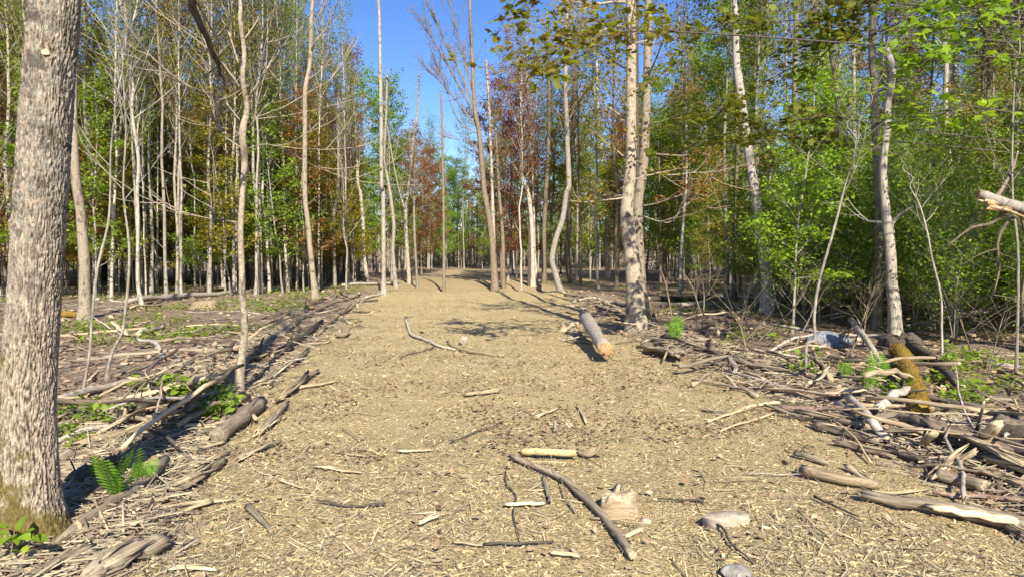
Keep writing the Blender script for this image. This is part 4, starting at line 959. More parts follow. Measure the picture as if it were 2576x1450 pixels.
def stick(name, label, pts, w, mat, kind='round', end='endwood', cat='stick', side=(), k=9, strands=0, wob=.4, parent=None, group=None):
    _sn[0] += 1; rng = np.random.default_rng(4000 + _sn[0])
    w = (w, w) if isinstance(w, (int, float)) else w
    W = []
    for i, p in enumerate(pts):
        g = G(p[0], p[1], p[2] if len(p) > 2 else 0.0)
        W.append(g)
    ws = np.linspace(w[0], w[1], len(pts)) * np.array([p[1] for p in W]) / F / 2
    W = np.array(W)
    if kind == 'split': ws = ws * 1.4
    else: ws = ws * 1.08
    for i in range(len(W)):
        W[i, 2] += ws[i] * (.85 if len(pts[i]) < 3 else 0)
    n = max(8, 4 * (len(W) - 1) + 1)
    P = smooth_path(W, n); R = np.interp(np.linspace(0, 1, len(P)), np.linspace(0, 1, len(ws)), ws)
    P[1:-1] += rng.normal(0, 1, (len(P) - 2, 3)) * R[1:-1, None] * wob * .35
    P[:, 2] = np.maximum(P[:, 2], H(P[:, 0], P[:, 1]) + (.8 * R if kind == 'round' else .45 * R) + .022)
    o = P[0].copy(); dx = P[-1] - P[0]; dx /= np.linalg.norm(dx); dy = np.cross((0, 0, 1), dx); dy /= np.linalg.norm(dy); dz = np.cross(dx, dy)
    B = np.stack([dx, dy, dz])            # rows
    L = (P - o) @ B.T
    mb = MB(); wood_piece(mb, L, R, kind, rng, k)
    mx = Matrix(((dx[0], dy[0], dz[0], o[0]), (dx[1], dy[1], dz[1], o[1]), (dx[2], dy[2], dz[2], o[2]), (0, 0, 0, 1)))
    me = mb.mesh(name, [M[mat], M[end]], smooth=(kind == 'round'))
    ob = obj(name, me); ob.matrix_world = mx; tag(ob, label, cat, group)
    for s in side:     # side twigs as parts
        q = np.array([(G(u, v, l) - o) @ B.T for u, v, l in s[0]])
        m2 = MB(); q = smooth_path(q, 6); tube(m2, q, np.linspace(s[1], s[1] * .4, len(q)), 5)
        c = obj('side_twig', m2.mesh('side_twig', [M[mat]]), ob)
    ln = np.linalg.norm(L[-1])
    for q in range(strands):
        i0 = rng.uniform(-.1, .5); i1 = i0 + rng.uniform(.35, .7)
        a = rng.uniform(-.2, 3.3); rr = R.mean() * rng.uniform(.55, .95)
        ctr = lambda f: np.array([np.interp(f, np.linspace(0, 1, len(L)), L[:, c]) for c in range(3)]) + np.array([max(0, f - 1) * ln + min(0, f) * ln, 0, 0])
        off0 = np.array([0, math.cos(a) * rr, math.sin(a) * rr * .6]); off1 = off0 * rng.uniform(.8, 1.7) + np.array([0, rng.normal(0, .3) * rr, abs(rng.normal(0, .3)) * rr])
        p0, p1 = ctr(i0) + off0, ctr(i1) + off1
        m2 = MB(); wr = rr * rng.uniform(.15, .35)
        tube(m2, [p0, (p0 + p1) / 2 + rng.normal(0, .2, 3) * rr, p1], [wr * .6, wr, wr * .15], 4, None, True, True)
        obj('splinter', m2.mesh('splinter', [M['pale' if q % 2 else mat]], False), ob)
    return ob

# ---- left slash row, near to far
stick('fallen_pole', 'long grey weathered pole slanting past the foot of the big trunk', [(20, 1450), (170, 1360), (317, 1263), (417, 1152, .13)], (26, 23), 'pole', cat='pole')
stick('broken_log', 'thick splintered grey log at the bottom left frame edge', [(215, 1490), (310, 1425), (415, 1358, .07)], (50, 46), 'pole', 'split', 'pole', 'log', k=14, strands=7)
stick('broken_log', 'shorter splintered log tucked behind the thick one at the bottom left', [(225, 1430), (290, 1400), (350, 1372)], (34, 24), 'pole', 'split', 'pole', 'log', k=11, strands=4)
stick('dark_branch', 'dark curved branch between the long pole and the thick splintered log', [(155, 1448), (230, 1395), (268, 1365), (287, 1326, .05)], (13, 9), 'darkwood', cat='branch')
stick('weathered_log', 'weathered barkless log aimed up the trail on the left slash row', [(545, 1122), (600, 1075), (655, 1030)], (40, 33), 'pole', 'round', 'pole', 'log', k=12, strands=4)
stick('long_pole', 'long pale pole lying at the foot of the main thin tree', [(383, 1062), (450, 1028), (520, 995), (627, 979)], (20, 13), 'tan', 'split', 'pale', 'pole')
stick('long_pole', 'pale split trunk half in shadow crossing the left slash', [(200, 1132), (333, 1098), (433, 1062)], (28, 24), 'tan', 'split', 'pale', 'pole', k=12, strands=4)
stick('cut_branch', 'short cut round branch beside the big trunk', [(135, 1182), (177, 1156)], (26, 24), 'pole', 'round', 'endwood', 'branch')
stick('split_stick', 'pale split stick lying right of the short cut branch', [(187, 1164), (273, 1148)], (16, 11), 'pale', 'split', 'pale', strands=3)
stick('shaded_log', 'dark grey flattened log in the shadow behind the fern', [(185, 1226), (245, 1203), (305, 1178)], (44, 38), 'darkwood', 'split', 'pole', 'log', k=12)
stick('shredded_branch', 'bent shredded branch right of the fern', [(353, 1250), (410, 1246), (457, 1240), (512, 1206)], (22, 18), 'tan', 'split', 'pale', 'branch', strands=7)
stick('shredded_branch', 'frayed fibrous branch above the bent shredded one', [(467, 1226), (520, 1195), (567, 1166)], (28, 16), 'pole', 'split', 'pale', 'branch', strands=9)
stick('white_sliver', 'long white wood sliver left of the trail', [(280, 1302), (345, 1286), (413, 1270)], (10, 9), 'pale', 'split', 'pale', 'sliver', strands=3)
stick('white_sliver', 'longest white wood sliver pointing onto the trail', [(367, 1292), (470, 1276), (583, 1266)], (11, 7), 'pale', 'split', 'pale', 'sliver', strands=5)
stick('split_stick', 'pale stick across the slash behind the weathered log', [(460, 1078), (510, 1077), (567, 1080)], (13, 10), 'pale', 'split', 'pale', strands=2)
stick('split_stick', 'short cream chunk below the weathered log', [(520, 1131), (567, 1119)], (14, 12), 'pale', 'split', 'pale')
stick('grey_stick', 'grey barky stick pointing down the left side of the trail', [(623, 1288), (655, 1318), (683, 1349)], (18, 11), 'pole')
stick('split_stick', 'pale frayed stick on the bottom frame edge left of centre', [(423, 1442), (480, 1438), (545, 1444)], (12, 9), 'pale', 'split', 'pale', strands=4)
stick('dead_twig', 'thin black upright dead twig beside the big trunk', [(200, 1206), (188, 1180, .10), (177, 1156, .2)], (4, 4), 'darkwood', cat='twig', k=5)
stick('fallen_log', 'long pale fallen log lying across the left clearing', [(318, 766), (430, 754), (547, 746), (640, 736), (717, 730)], (13, 9), 'logbark', cat='log')
stick('split_stick', 'pale splinter propped up near the crooked sapling', [(320, 848), (300, 826, .12), (280, 806, .22)], (12, 9), 'pale', 'split', 'pale')
stick('grey_stick', 'curved pale stick lying below the fallen log on the left', [(347, 848), (380, 836), (413, 824)], (12, 8), 'logbark')
stick('orange_stub', 'short orange broken stub standing left of the trail edge', [(785, 782), (778, 765, .14), (769, 747, .3)], (11, 6), 'rotten', 'split', 'rotten', 'stub')
stick('long_pole', 'thin pole slanting through the left slash beyond the main thin tree', [(633, 832), (680, 812), (727, 794)], (9, 6), 'tan', cat='pole')
stick('pinkish_stick', 'pinkish straight stick left of the main thin tree', [(480, 898), (525, 903), (567, 908)], (8, 6), 'red')
stick('split_stick', 'pale stub poking up beside the thin leaning sapling', [(218, 966), (233, 947, .08), (247, 930, .16)], (9, 6), 'tan', 'split', 'pale')
stick('fallen_log', 'grey log lying right of the big trunk at the foot of the saplings', [(140, 1020), (235, 990), (335, 966)], (20, 14), 'logbark', cat='log')
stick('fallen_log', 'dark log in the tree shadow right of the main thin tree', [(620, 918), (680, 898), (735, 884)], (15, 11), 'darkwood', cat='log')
stick('mossy_log', 'short mossy log behind the thick lichen trunk', [(155, 797), (200, 798)], (16, 14), 'mossy', cat='log')
stick('dark_stub', 'dark pointed stub standing in the slash right of the main thin tree', [(648, 886), (655, 868, .08), (662, 850, .16)], (9, 5), 'darkwood', cat='stub')
stick('long_pole', 'long thin grey pole running along the far left slash row', [(700, 850), (770, 800), (840, 765), (905, 745)], (9, 5), 'pole', cat='pole')
stick('fallen_log', 'pale log lying at the left corner of the trail crest', [(860, 722), (930, 718), (1000, 716)], (8, 7), 'logbark', cat='log')
stick('split_stick', 'tan broken slab on the left trail edge', [(845, 850), (866, 842, .06), (880, 826, .12)], (16, 10), 'pole', 'split', 'pale')
stick('split_stick', 'long cream splinter on the left half of the trail', [(770, 872), (830, 862)], (8, 5), 'pale', 'split', 'pale', strands=3)
# ---- on the trail
lg = stick('fallen_log', 'pale barked log with an orange rotten end on the right half of the trail', [(1470, 792, .42), (1495, 835, .32), (1523, 878, .20)], (29, 33), 'logbark', 'round', 'rotten', 'log', k=16, wob=.25)
stick('log_chunk', 'short weathered log chunk with a hollow end below the twin trunks', [(1622, 872, .10), (1660, 878, .11), (1703, 892, .11)], (32, 34), 'pole', 'split', 'darkwood', 'log', k=14, strands=6)
stick('long_branch', 'long curved grey branch running down the middle of the trail', [(1286, 1150, .03), (1360, 1190), (1425, 1222), (1491, 1285), (1545, 1350), (1592, 1415)], (14, 20), 'pole', cat='branch', k=10, side=[([(1448, 1290, .01), (1430, 1250, .05), (1408, 1199, .05)], .009), ([(1350, 1319, 0), (1400, 1300, .02), (1440, 1276, .02)], .006)])
stick('yellow_stick', 'thick yellowish stick propped above its own dark shadow on the trail', [(1312, 1134, .055), (1380, 1135, .07), (1448, 1138, .06)], (16, 17), 'yellowwood', cat='stick', k=11)
stick('bent_root', 'bent brown root beside the propped yellowish stick', [(1451, 1145), (1480, 1142, .04), (1501, 1133, .05), (1511, 1113, .06)], (13, 7), 'tan', cat='root', strands=3)
stick('grey_plank', 'flat grey split plank left of the long curved branch', [(1368, 1208), (1375, 1240), (1382, 1269)], (15, 14), 'pole', 'split', 'tan', 'plank')
stick('pale_plank', 'flat cream plank touching the grey plank', [(1271, 1279), (1320, 1276), (1371, 1275)], (13, 12), 'pale', 'split', 'pale', 'plank')
stick('two_tone_stick', 'thin stick with a dark bark right half near the bottom frame edge', [(1215, 1381), (1300, 1379), (1391, 1374)], (8, 5), 'darkwood')
stick('white_sliver', 'white barkless piece continuing the dark thin stick leftward', [(1138, 1374), (1180, 1378), (1215, 1381)], (9, 8), 'pale', 'split', 'pale', 'sliver')
stick('white_chip', 'bright white wood chip left of the bottom centre', [(1055, 1327), (1105, 1304)], (15, 11), 'pale', 'split', 'pale', 'chip')
stick('split_stick', 'cream stick lying left of the propped yellowish stick', [(1001, 1140), (1091, 1138)], (10, 7), 'pale', 'split', 'pale')
stick('split_stick', 'cream chip right of the long curved branch foot', [(1571, 1360), (1615, 1340)], (13, 12), 'pale', 'split', 'pale')
stick('dark_root', 'thin dark wiggling root left of the grey plank', [(1275, 1180), (1271, 1219), (1298, 1256), (1291, 1299), (1308, 1366)], (4, 3), 'darkwood', cat='root', k=5)
stick('dark_twig', 'thin dark straight twig above the propped yellowish stick', [(1131, 1119), (1200, 1090), (1265, 1066)], (4, 3), 'darkwood', cat='twig', k=5)
stick('pale_branch', 'pale slim branch across the middle of the trail', [(1125, 864), (1158, 884), (1210, 892), (1268, 898)], (6, 5), 'tan', cat='branch')
stick('dark_branch', 'crooked mottled branch curving left of the pale slim branch', [(1021, 803), (1031, 843), (1065, 857), (1100, 873), (1145, 884)], (7, 5), 'logbark', cat='branch')
stick('dark_twig', 'thin brown twig left of the pale slim branch', [(1005, 904), (1050, 890), (1091, 876)], (3, 3), 'darkwood', cat='twig', k=5)
stick('split_stick', 'upper pale stick poking out left of the rotten log', [(1425, 838), (1460, 852), (1491, 864)], (7, 6), 'tan', 'split', 'pale')
stick('split_stick', 'lower grey stick poking out left of the rotten log', [(1425, 858), (1460, 861), (1492, 866)], (9, 7), 'pole', 'split', 'tan')
stick('split_stick', 'tan splintered shard in the middle of the trail', [(1168, 1000), (1215, 994), (1258, 987)], (14, 9), 'tan', 'split', 'pale', strands=3)
stick('split_stick', 'cream shard right of the tan splintered one', [(1351, 1054), (1405, 1030)], (10, 6), 'pale', 'split', 'pale', strands=2)
stick('split_stick', 'short steep cream stick right of centre', [(1475, 1070), (1451, 1023)], (8, 6), 'pale', 'split', 'pale')
stick('split_stick', 'pale shard on the bottom frame edge right of centre', [(1385, 1400), (1458, 1410)], (12, 9), 'pale', 'split', 'pale', strands=2)
stick('dark_branch', 'dark crooked stick below the flat stone slab', [(1780, 1321), (1817, 1337), (1844, 1383), (1904, 1423)], (7, 5), 'darkwood', cat='stick')
stick('split_stick', 'short grey upright splinter right of centre', [(1397, 1090), (1398, 1072, .05), (1396, 1055, .10)], (9, 6), 'pole', 'split', 'pole')
stick('split_stick', 'cream stick left of the bottom of the trail', [(790, 1180), (850, 1190), (905, 1195)], (9, 7), 'pale', 'split', 'pale', strands=2)
stick('split_stick', 'pale stick on the trail left of the long branch', [(880, 1150), (925, 1154)], (7, 6), 'tan', 'split', 'pale')
stick('split_stick', 'thin cream splinter low on the left of the trail', [(700, 1215), (760, 1235)], (8, 5), 'pale', 'split', 'pale')
# ---- right slash pile
stick('weathered_log', 'pale barkless log with a dark broken end left in the right slash pile', [(2018, 1200), (2117, 1222), (2207, 1236)], (27, 22), 'tan', 'round', 'darkwood', 'log', k=12, strands=3)
stick('weathered_log', 'smooth grey log entering from the lower right frame edge', [(2165, 1260), (2350, 1292), (2470, 1318), (2620, 1358)], (24, 42), 'pole', 'round', 'pole', 'log', k=14, strands=8)
stick('split_log', 'pale split half log lying along the smooth grey log', [(2335, 1271, .06), (2450, 1288, .07), (2620, 1315, .08)], (24, 36), 'pale', 'split', 'pale', 'log', k=12, strands=3)
stick('weathered_log', 'cut grey log chunk in the middle of the right slash pile', [(2355, 1212), (2415, 1226), (2476, 1240)], (30, 28), 'pole', 'round', 'endwood', 'log', k=12)
stick('bent_log', 'thick bent grey log arching at the top of the right slash pile', [(2190, 1072), (2260, 1064), (2317, 1060, .12), (2367, 1072, .12), (2444, 1102, .1), (2530, 1135, .08), (2640, 1180)], (24, 34), 'pole', 'round', 'pole', 'log', k=14)
stick('splintered_log', 'freshly split pale strands slanting off the bent grey log', [(2430, 1097, .16), (2500, 1130, .14), (2600, 1178, .1)], (16, 24), 'pale', 'split', 'pale', 'log', strands=12)
stick('splintered_log', 'V-bent shredded pale branch propped on the right pile', [(2342, 1214), (2390, 1170, .10), (2452, 1132, .22)], (26, 26), 'tan', 'split', 'pale', 'branch', strands=10)
stick('split_stub', 'upright pale split stub sticking out of the right pile', [(2470, 1110, .05), (2490, 1086, .2), (2512, 1062, .32)], (27, 24), 'pale', 'split', 'pale', 'stub', strands=3)
stick('thin_stake', 'thin grey splinter standing upright in the right pile', [(2456, 1092), (2464, 1055, .17), (2474, 1018, .33)], (9, 5), 'pole', 'split', 'pole', 'stake')
stick('red_log', 'reddish-barked straight log across the top of the right pile', [(1950, 1036), (2090, 1040), (2227, 1046)], (16, 15), 'red', 'round', 'endwood', 'log')
stick('grey_branch', 'grey rough branch slanting down over the reddish log', [(2134, 998, .1), (2184, 1045, .16), (2210, 1080, .1), (2236, 1118)], (19, 21), 'logbark', cat='branch', k=11)
stick('split_stick', 'broad cream splintered slab at the top of the right pile', [(2065, 995, .08), (2125, 984, .12), (2184, 980, .1)], (18, 10), 'pale', 'split', 'pale', 'slab', strands=6)
stick('split_stick', 'short cream stub left of the broad cream slab', [(1960, 1014), (2000, 1010, .06)], (12, 10), 'pale', 'split', 'pale', strands=5)
stick('split_stick', 'upright cream stub left of the broad cream slab', [(2025, 985), (2037, 960, .12)], (14, 12), 'pale', 'split', 'pale', 'stub')
stick('long_pole', 'long tan split pole under the reddish log', [(2004, 1042), (2100, 1064), (2205, 1090)], (17, 20), 'tan', 'split', 'tan', 'pole', strands=5)
stick('long_pole', 'grey flattened pole below the tan split pole', [(2045, 1078), (2130, 1100), (2212, 1122)], (20, 24), 'pole', 'split', 'pole', 'pole', k=12, strands=6)
stick('pale_branch', 'pale branch fan pointing left from the right pile', [(1780, 1068), (1835, 1048), (1890, 1027), (1960, 1020)], (5, 8), 'pale', cat='branch', strands=4)
stick('pale_branch', 'second pale branch below the fan of the right pile', [(1810, 1092), (1880, 1068), (1947, 1045)], (5, 7), 'tan', cat='branch', strands=2)
stick('grey_stick', 'short grey barky piece left of the pale barkless log', [(1997, 1150), (2040, 1160), (2084, 1175)], (17, 12), 'pole', 'split', 'pole')
stick('dark_branch', 'thin dark stick below the pale barkless log', [(2047, 1257), (2105, 1285), (2164, 1310)], (6, 4), 'darkwood', cat='stick')
stick('splintered_log', 'layered split log at the right frame edge', [(2474, 1168), (2525, 1182), (2620, 1210)], (28, 32), 'tan', 'split', 'pale', 'log', k=12, strands=7)
stick('split_stub', 'upright frayed cream stub in the middle of the right pile', [(2322, 1126), (2330, 1105, .1), (2350, 1086, .18)], (16, 18), 'pale', 'split', 'pale', 'stub', strands=7)
stick('long_branch', 'long brown branch winding down from the twin trunks to the right pile', [(1690, 858), (1784, 890), (1850, 914), (1950, 938), (2040, 956), (2110, 985)], (10, 15), 'pole', cat='branch', k=8)
stick('arched_root', 'pale arched root standing in the leaves below the snag', [(1755, 832), (1775, 822, .12), (1796, 816, .22), (1806, 830, .16), (1803, 850)], (9, 9), 'tan', cat='root')
stick('forked_branch', 'grey forked dead branch leaning right of the blue-grey boulder', [(2140, 803, .45), (2184, 860, .3), (2210, 900, .12), (2232, 935)], (14, 10), 'logbark', cat='branch', side=[([(2184, 860, .3), (2195, 905, .12), (2210, 945, 0)], .022), ([(2180, 855, .3), (2165, 820, .42), (2155, 800, .5)], .02)])
ml = stick('mossy_log', 'fallen log thickly covered in golden moss behind the right pile', [(2256, 880, .12), (2283, 930, .13), (2300, 980, .13), (2314, 1034, .10)], (34, 41), 'mossy', 'round', 'mossy', 'log', k=16, wob=.2)
stick('dark_log', 'dark rotting log lying beside the mossy log', [(2250, 868), (2330, 905), (2420, 990)], (26, 20), 'darkwood', cat='log', k=12)
stick('leaning_pole', 'bare pole leaning at mid height toward the right frame edge', [(2300, 815, .12), (2420, 790, .38), (2545, 762, .62)], (9, 7), 'pole', cat='pole')
stick('fallen_log', 'pale birch log lying behind the whippy stems', [(1665, 772), (1725, 771), (1795, 772)], (11, 10), 'logbark', cat='log')
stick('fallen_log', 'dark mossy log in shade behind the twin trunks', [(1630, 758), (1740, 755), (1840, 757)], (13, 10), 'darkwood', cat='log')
stick('fallen_log', 'arched grey dead log in the shade below the grey snag', [(1790, 752), (1850, 744, .1), (1900, 750, .08), (1960, 770)], (11, 8), 'logbark', cat='log')
stick('long_pole', 'thin pale pole lying level in the shade right of the snag', [(1840, 790), (1960, 787), (2070, 789)], (6, 5), 'tan', cat='pole')
stick('leaning_pole', 'thin pole tilted over the shaded logs on the right', [(2090, 800, .1), (2240, 770, .3), (2340, 785, .2), (2460, 800, .1)], (6, 5), 'tan', cat='pole')
# small chunks of slash lining the far trail edges
for i, (u1, v1, u2, v2, w) in enumerate([(1420, 745, 1480, 752, 6), (1360, 742, 1420, 738, 6), (1500, 775, 1560, 790, 7), (1480, 765, 1530, 768, 6), (920, 752, 970, 740, 6), (900, 760, 950, 756, 5), (870, 775, 930, 748, 5), (1440, 762, 1520, 756, 5)]):
    stick('slash_stick', 'grey stick in the slash heap at the far corner of the trail crest', [(u1, v1), (u2, v2)], (w, w * .7), ['pole', 'logbark', 'darkwood'][i % 3], cat='stick', group='sticks heaped at the trail crest corners')

def fuzz(o, n, l, seed):
    rng = np.random.default_rng(seed); me = o.data; c = np.zeros(len(me.vertices) * 3); me.vertices.foreach_get('co', c); c = c.reshape(-1, 3)
    nn = np.zeros(len(me.vertices) * 3); me.vertices.foreach_get('normal', nn); nn = nn.reshape(-1, 3)
    q = [p.vertices for p in me.polygons if len(p.vertices) == 4]; q = np.array([list(v) for v in q])
    i = rng.integers(0, len(q), n); u, v = rng.random((2, n, 1))
    def ip(A): return (A[q[i, 0]] * (1 - u) + A[q[i, 1]] * u) * (1 - v) + (A[q[i, 3]] * (1 - u) + A[q[i, 2]] * u) * v
    p = ip(c); m = ip(nn); t = m + rng.normal(0, .7, (n, 3)); sd = np.cross(m, rng.normal(0, 1, (n, 3))); sd /= np.linalg.norm(sd, axis=1)[:, None]
    k = l * rng.uniform(.4, 1.2, (n, 1))
    V = np.stack([p - sd * k * .22, p + sd * k * .22, p + t * k], 1).reshape(-1, 3)
    f = obj('moss', make_mesh('moss', V, None, np.arange(3 * n).reshape(-1, 3), False, [M['moss_tuft']]), o); f['kind'] = 'stuff'
M['moss_tuft'] = mat_island('moss_tufts', [(0, (0.081, 0.065, 0.017)), (0.35, (0.230, 0.137, 0.022)), (0.7, (0.351, 0.215, 0.033)), (1, (0.121, 0.111, 0.022))])
fuzz(ml, 14000, .013, 4)
for lab, pts, w, mt, kd, st in [
    ('thin dark reddish branch lying between the cut chunk and the split half log', [(2345, 1248), (2450, 1258), (2570, 1270)], (9, 12), 'red', 'round', 0),
    ('layered grey board left of the frayed cream stub', [(2100, 1122), (2170, 1138), (2250, 1158)], (18, 14), 'pole', 'split', 5),
    ('dark grey slab under the frayed cream stub', [(2230, 1142), (2290, 1160), (2345, 1184)], (22, 18), 'darkwood', 'split', 3),
    ('cream strip slanting above the pale barkless log', [(2130, 1182), (2165, 1205), (2208, 1232)], (14, 10), 'pale', 'split', 4),
    ('long thin cream stick below the pale barkless log', [(2160, 1246), (2260, 1248), (2345, 1236)], (9, 6), 'pale', 'split', 2),
    ('tan shredded slab below the layered split log', [(2440, 1192), (2510, 1215), (2590, 1246)], (24, 26), 'tan', 'split', 8),
    ('grey stick bundle above the broad cream slab', [(1880, 972), (1950, 990), (2030, 1012)], (12, 14), 'pole', 'split', 6),
    ('long grey stick left of the broad cream slab', [(1830, 940), (1900, 960), (1990, 990)], (9, 9), 'logbark', 'round', 0),
    ('thin brown stick reaching left onto the trail edge', [(1740, 962), (1830, 975), (1905, 1003)], (5, 8), 'pole', 'round', 0),
    ('grey half-buried pole left of the long brown branch', [(1770, 912), (1850, 930), (1925, 962)], (10, 12), 'pole', 'split', 3),
    ('heavy grey log lying behind the bent grey log', [(2290, 1092), (2400, 1128), (2600, 1175)], (30, 36), 'darkwood', 'round', 2),
    ('cream shard below the bent grey log', [(2255, 1110), (2310, 1122), (2370, 1150)], (14, 10), 'pale', 'split', 4),
    ('thin stick leaning over the flat grey pole', [(2090, 1050, .1), (2150, 1100, .08), (2190, 1170)], (5, 5), 'tan', 'round', 0),
    ('grey splintered slab at the lower right frame edge', [(2440, 1300), (2520, 1330), (2600, 1372)], (20, 24), 'pole', 'split', 6),
    ('tan slab in the middle of the left slash row', [(430, 1305), (480, 1290), (535, 1272)], (14, 12), 'tan', 'split', 5),
    ('grey slab right of the weathered log', [(650, 1098), (690, 1062), (722, 1020)], (22, 14), 'pole', 'split', 8),
    ('shredded tan board beyond the weathered log', [(700, 1012), (750, 975), (800, 938)], (18, 12), 'tan', 'split', 7),
    ('pale splintered board at the foot of the left slash row', [(480, 1184), (525, 1166), (575, 1146)], (16, 11), 'tan', 'split', 6),
    ('dark half-rotten log in shade beside the big trunk', [(160, 1290), (235, 1255), (300, 1222)], (26, 20), 'darkwood', 'round', 2),
    ('long brown branch between the big trunk and the white slivers', [(300, 1345), (350, 1318), (420, 1296)], (12, 8), 'pole', 'round', 2),
    ('weathered board in shade beyond the main thin tree', [(660, 968), (720, 930), (775, 885)], (16, 12), 'pole', 'split', 5),
    ('dark log along the left slash row beyond the main thin tree', [(690, 905), (750, 862), (810, 815)], (17, 11), 'darkwood', 'round', 2),
    ('grey board where the left slash row meets the trail crest', [(800, 842), (850, 800), (900, 766)], (10, 7), 'pole', 'split', 4),
    ('grey shredded bundle on the left trail edge', [(600, 1165), (650, 1140), (705, 1118)], (14, 10), 'pole', 'split', 8),
    ('pale slab lying on the left trail edge above the bundle', [(735, 985), (790, 975), (850, 962)], (11, 8), 'tan', 'split', 5),
    ('cracked grey log half hidden by the long grey pole', [(60, 1478), (150, 1430), (235, 1392)], (34, 26), 'pole', 'split', 5)]:
    stick('slash_log' if w[0] > 16 else 'slash_piece', lab, pts, w, mt, kd, 'pale' if kd == 'split' else 'endwood', 'log' if w[0] > 16 else 'stick', k=11, strands=st)
# ---- leaning broken trunk at the right frame edge, resting high on the brush
def leaning_trunk():
    mb = MB(); rng = np.random.default_rng(8); d = 9.5
    P = np.array([at(2462, 486, d), at(2530, 512, d), at(2640, 545, d + .3), at(2900, 640, d + 1.0), at(3300, 830, d + 2)])
    P = smooth_path(P, 16); R = np.linspace(.06, .12, len(P)); o = P[0].copy()
    tube(mb, P - o, R, 12, 1 + rng.normal(0, .05, (len(P), 12)), True, True, 0, 1)
    e = obj('fallen_tree', mb.mesh('leaning_trunk', [M['snag'], M['rotten']]), None, o)
    tag(e, 'snapped trunk leaning in from the right frame edge with torn orange wood', 'tree')
    for q in range(6):
        m2 = MB(); a = P[1] + np.array([0, -.03, -.05 - .02 * q]); b = at(2465 + 25 * q, 500 + 10 * q + rng.uniform(-8, 8), d - .05)
        tube(m2, np.array([a - o, (a + b) / 2 - o, b - o]) + rng.normal(0, .02, (3, 3)), [.03, .025, .006], 5)
        obj('splinter', m2.mesh('splinter', [M['rotten' if q % 2 else 'pale']], False), e)
    for q, pp in enumerate([[(2556, 530), (2530, 560), (2508, 610), (2512, 680), (2490, 760)], [(2540, 520), (2495, 560), (2440, 575), (2380, 620)], [(2570, 540), (2585, 640), (2570, 760), (2590, 860)], [(2500, 505), (2540, 440), (2560, 380)]]):
        m2 = MB(); L = smooth_path(np.array([at(u, v, d + .1 * i) for i, (u, v) in enumerate(pp)]) - o, 14); tube(m2, L, np.linspace(.035, .012, len(L)), 6)
        for z in range(6):
            i = int(rng.integers(2, len(L) - 1)); W = arc(L[i], rng.normal(0, 1, 3), rng.uniform(.3, .8), 5, .1, .15, rng); tube(m2, W, np.linspace(.007, .002, 5), 3)
        obj('limb', m2.mesh('limb', [M['bark_brown']]), e)
leaning_trunk()

# ---- stones, stumps
def rock(name, label, u, v, size, mat, seed, sink=.25, yaw=0, cut=0.0, cat='stone'):
    rng = np.random.default_rng(seed); b = G(u, v)
    n, k = 18, 28
    th = np.linspace(0, math.pi, n)[:, None]; ph = (np.arange(k) * 2 * math.pi / k)[None]
    D = np.stack([np.sin(th) * np.cos(ph), np.sin(th) * np.sin(ph), np.cos(th) * np.ones_like(ph)], -1)
    V = D * (1 + .25 * (fbm(D[..., 0] * 1.6 + 5 + seed, D[..., 1] * 1.6 + D[..., 2] * 1.3 + 9, 3, seed % 7) - .5)[..., None])
    for q in range(9):                      # flat facets
        nn = rng.normal(0, 1, 3); nn /= np.linalg.norm(nn); h = rng.uniform(.55, .85)
        dd = V @ nn; V = V - np.where(dd > h, dd - h, 0)[..., None] * nn
    V = V * np.array(size) / 2
    c, s = math.cos(yaw), math.sin(yaw)
    V = V @ np.array([[c, s, 0], [-s, c, 0], [0, 0, 1]])
    V[..., 2] += size[2] * (.5 - sink)
    me = make_mesh(name, V.reshape(-1, 3), ringquads(n, k), None, False, [M[mat]])
    tag(obj(name, me, None, b), label, cat)
rock('boulder', 'blue-grey smooth boulder behind the kinked sapling', 2085, 868, (.86, .6, .46), 'stone_blue', 3, .30)
rock('stone', 'pale upright stone in the middle of the trail', 1166, 866, (.20, .17, .22), 'stone_tan', 5, .25)
rock('stone', 'small pale stone right of the broken stump', 1621, 1316, (.08, .06, .06), 'stone_tan', 6, .3)
rock('stone', 'grey half-buried stone on the bottom frame edge right of centre', 1850, 1452, (.17, .13, .11), 'stone_grey', 7, .4)
def slab():
    b = G(1829, 1322); mb = MB()
    top = np.array([[-.155, .02], [-.10, .075], [.07, .085], [.155, .045], [.13, -.02], [-.045, -.06]])
    bot = top * .9
    V = np.concatenate([np.c_[bot, np.full(6, -.01)], np.c_[top + .004, [.045, .05, .06, .055, .05, .045]], np.c_[top * .93, np.array([.045, .05, .06, .055, .05, .045]) + .008]])
    Q = [[i, (i + 1) % 6, 6 + (i + 1) % 6, 6 + i] for i in range(6)] + [[6 + i, 6 + (i + 1) % 6, 12 + (i + 1) % 6, 12 + i] for i in range(6)]
    T = [[12, 12 + i, 12 + i + 1] for i in range(1, 5)]
    tag(obj('stone_slab', make_mesh('stone_slab', V, Q, T, False, [M['stone_tan']]), None, b), 'flat pale angular stone slab at the lower right of the trail', 'stone')
slab()
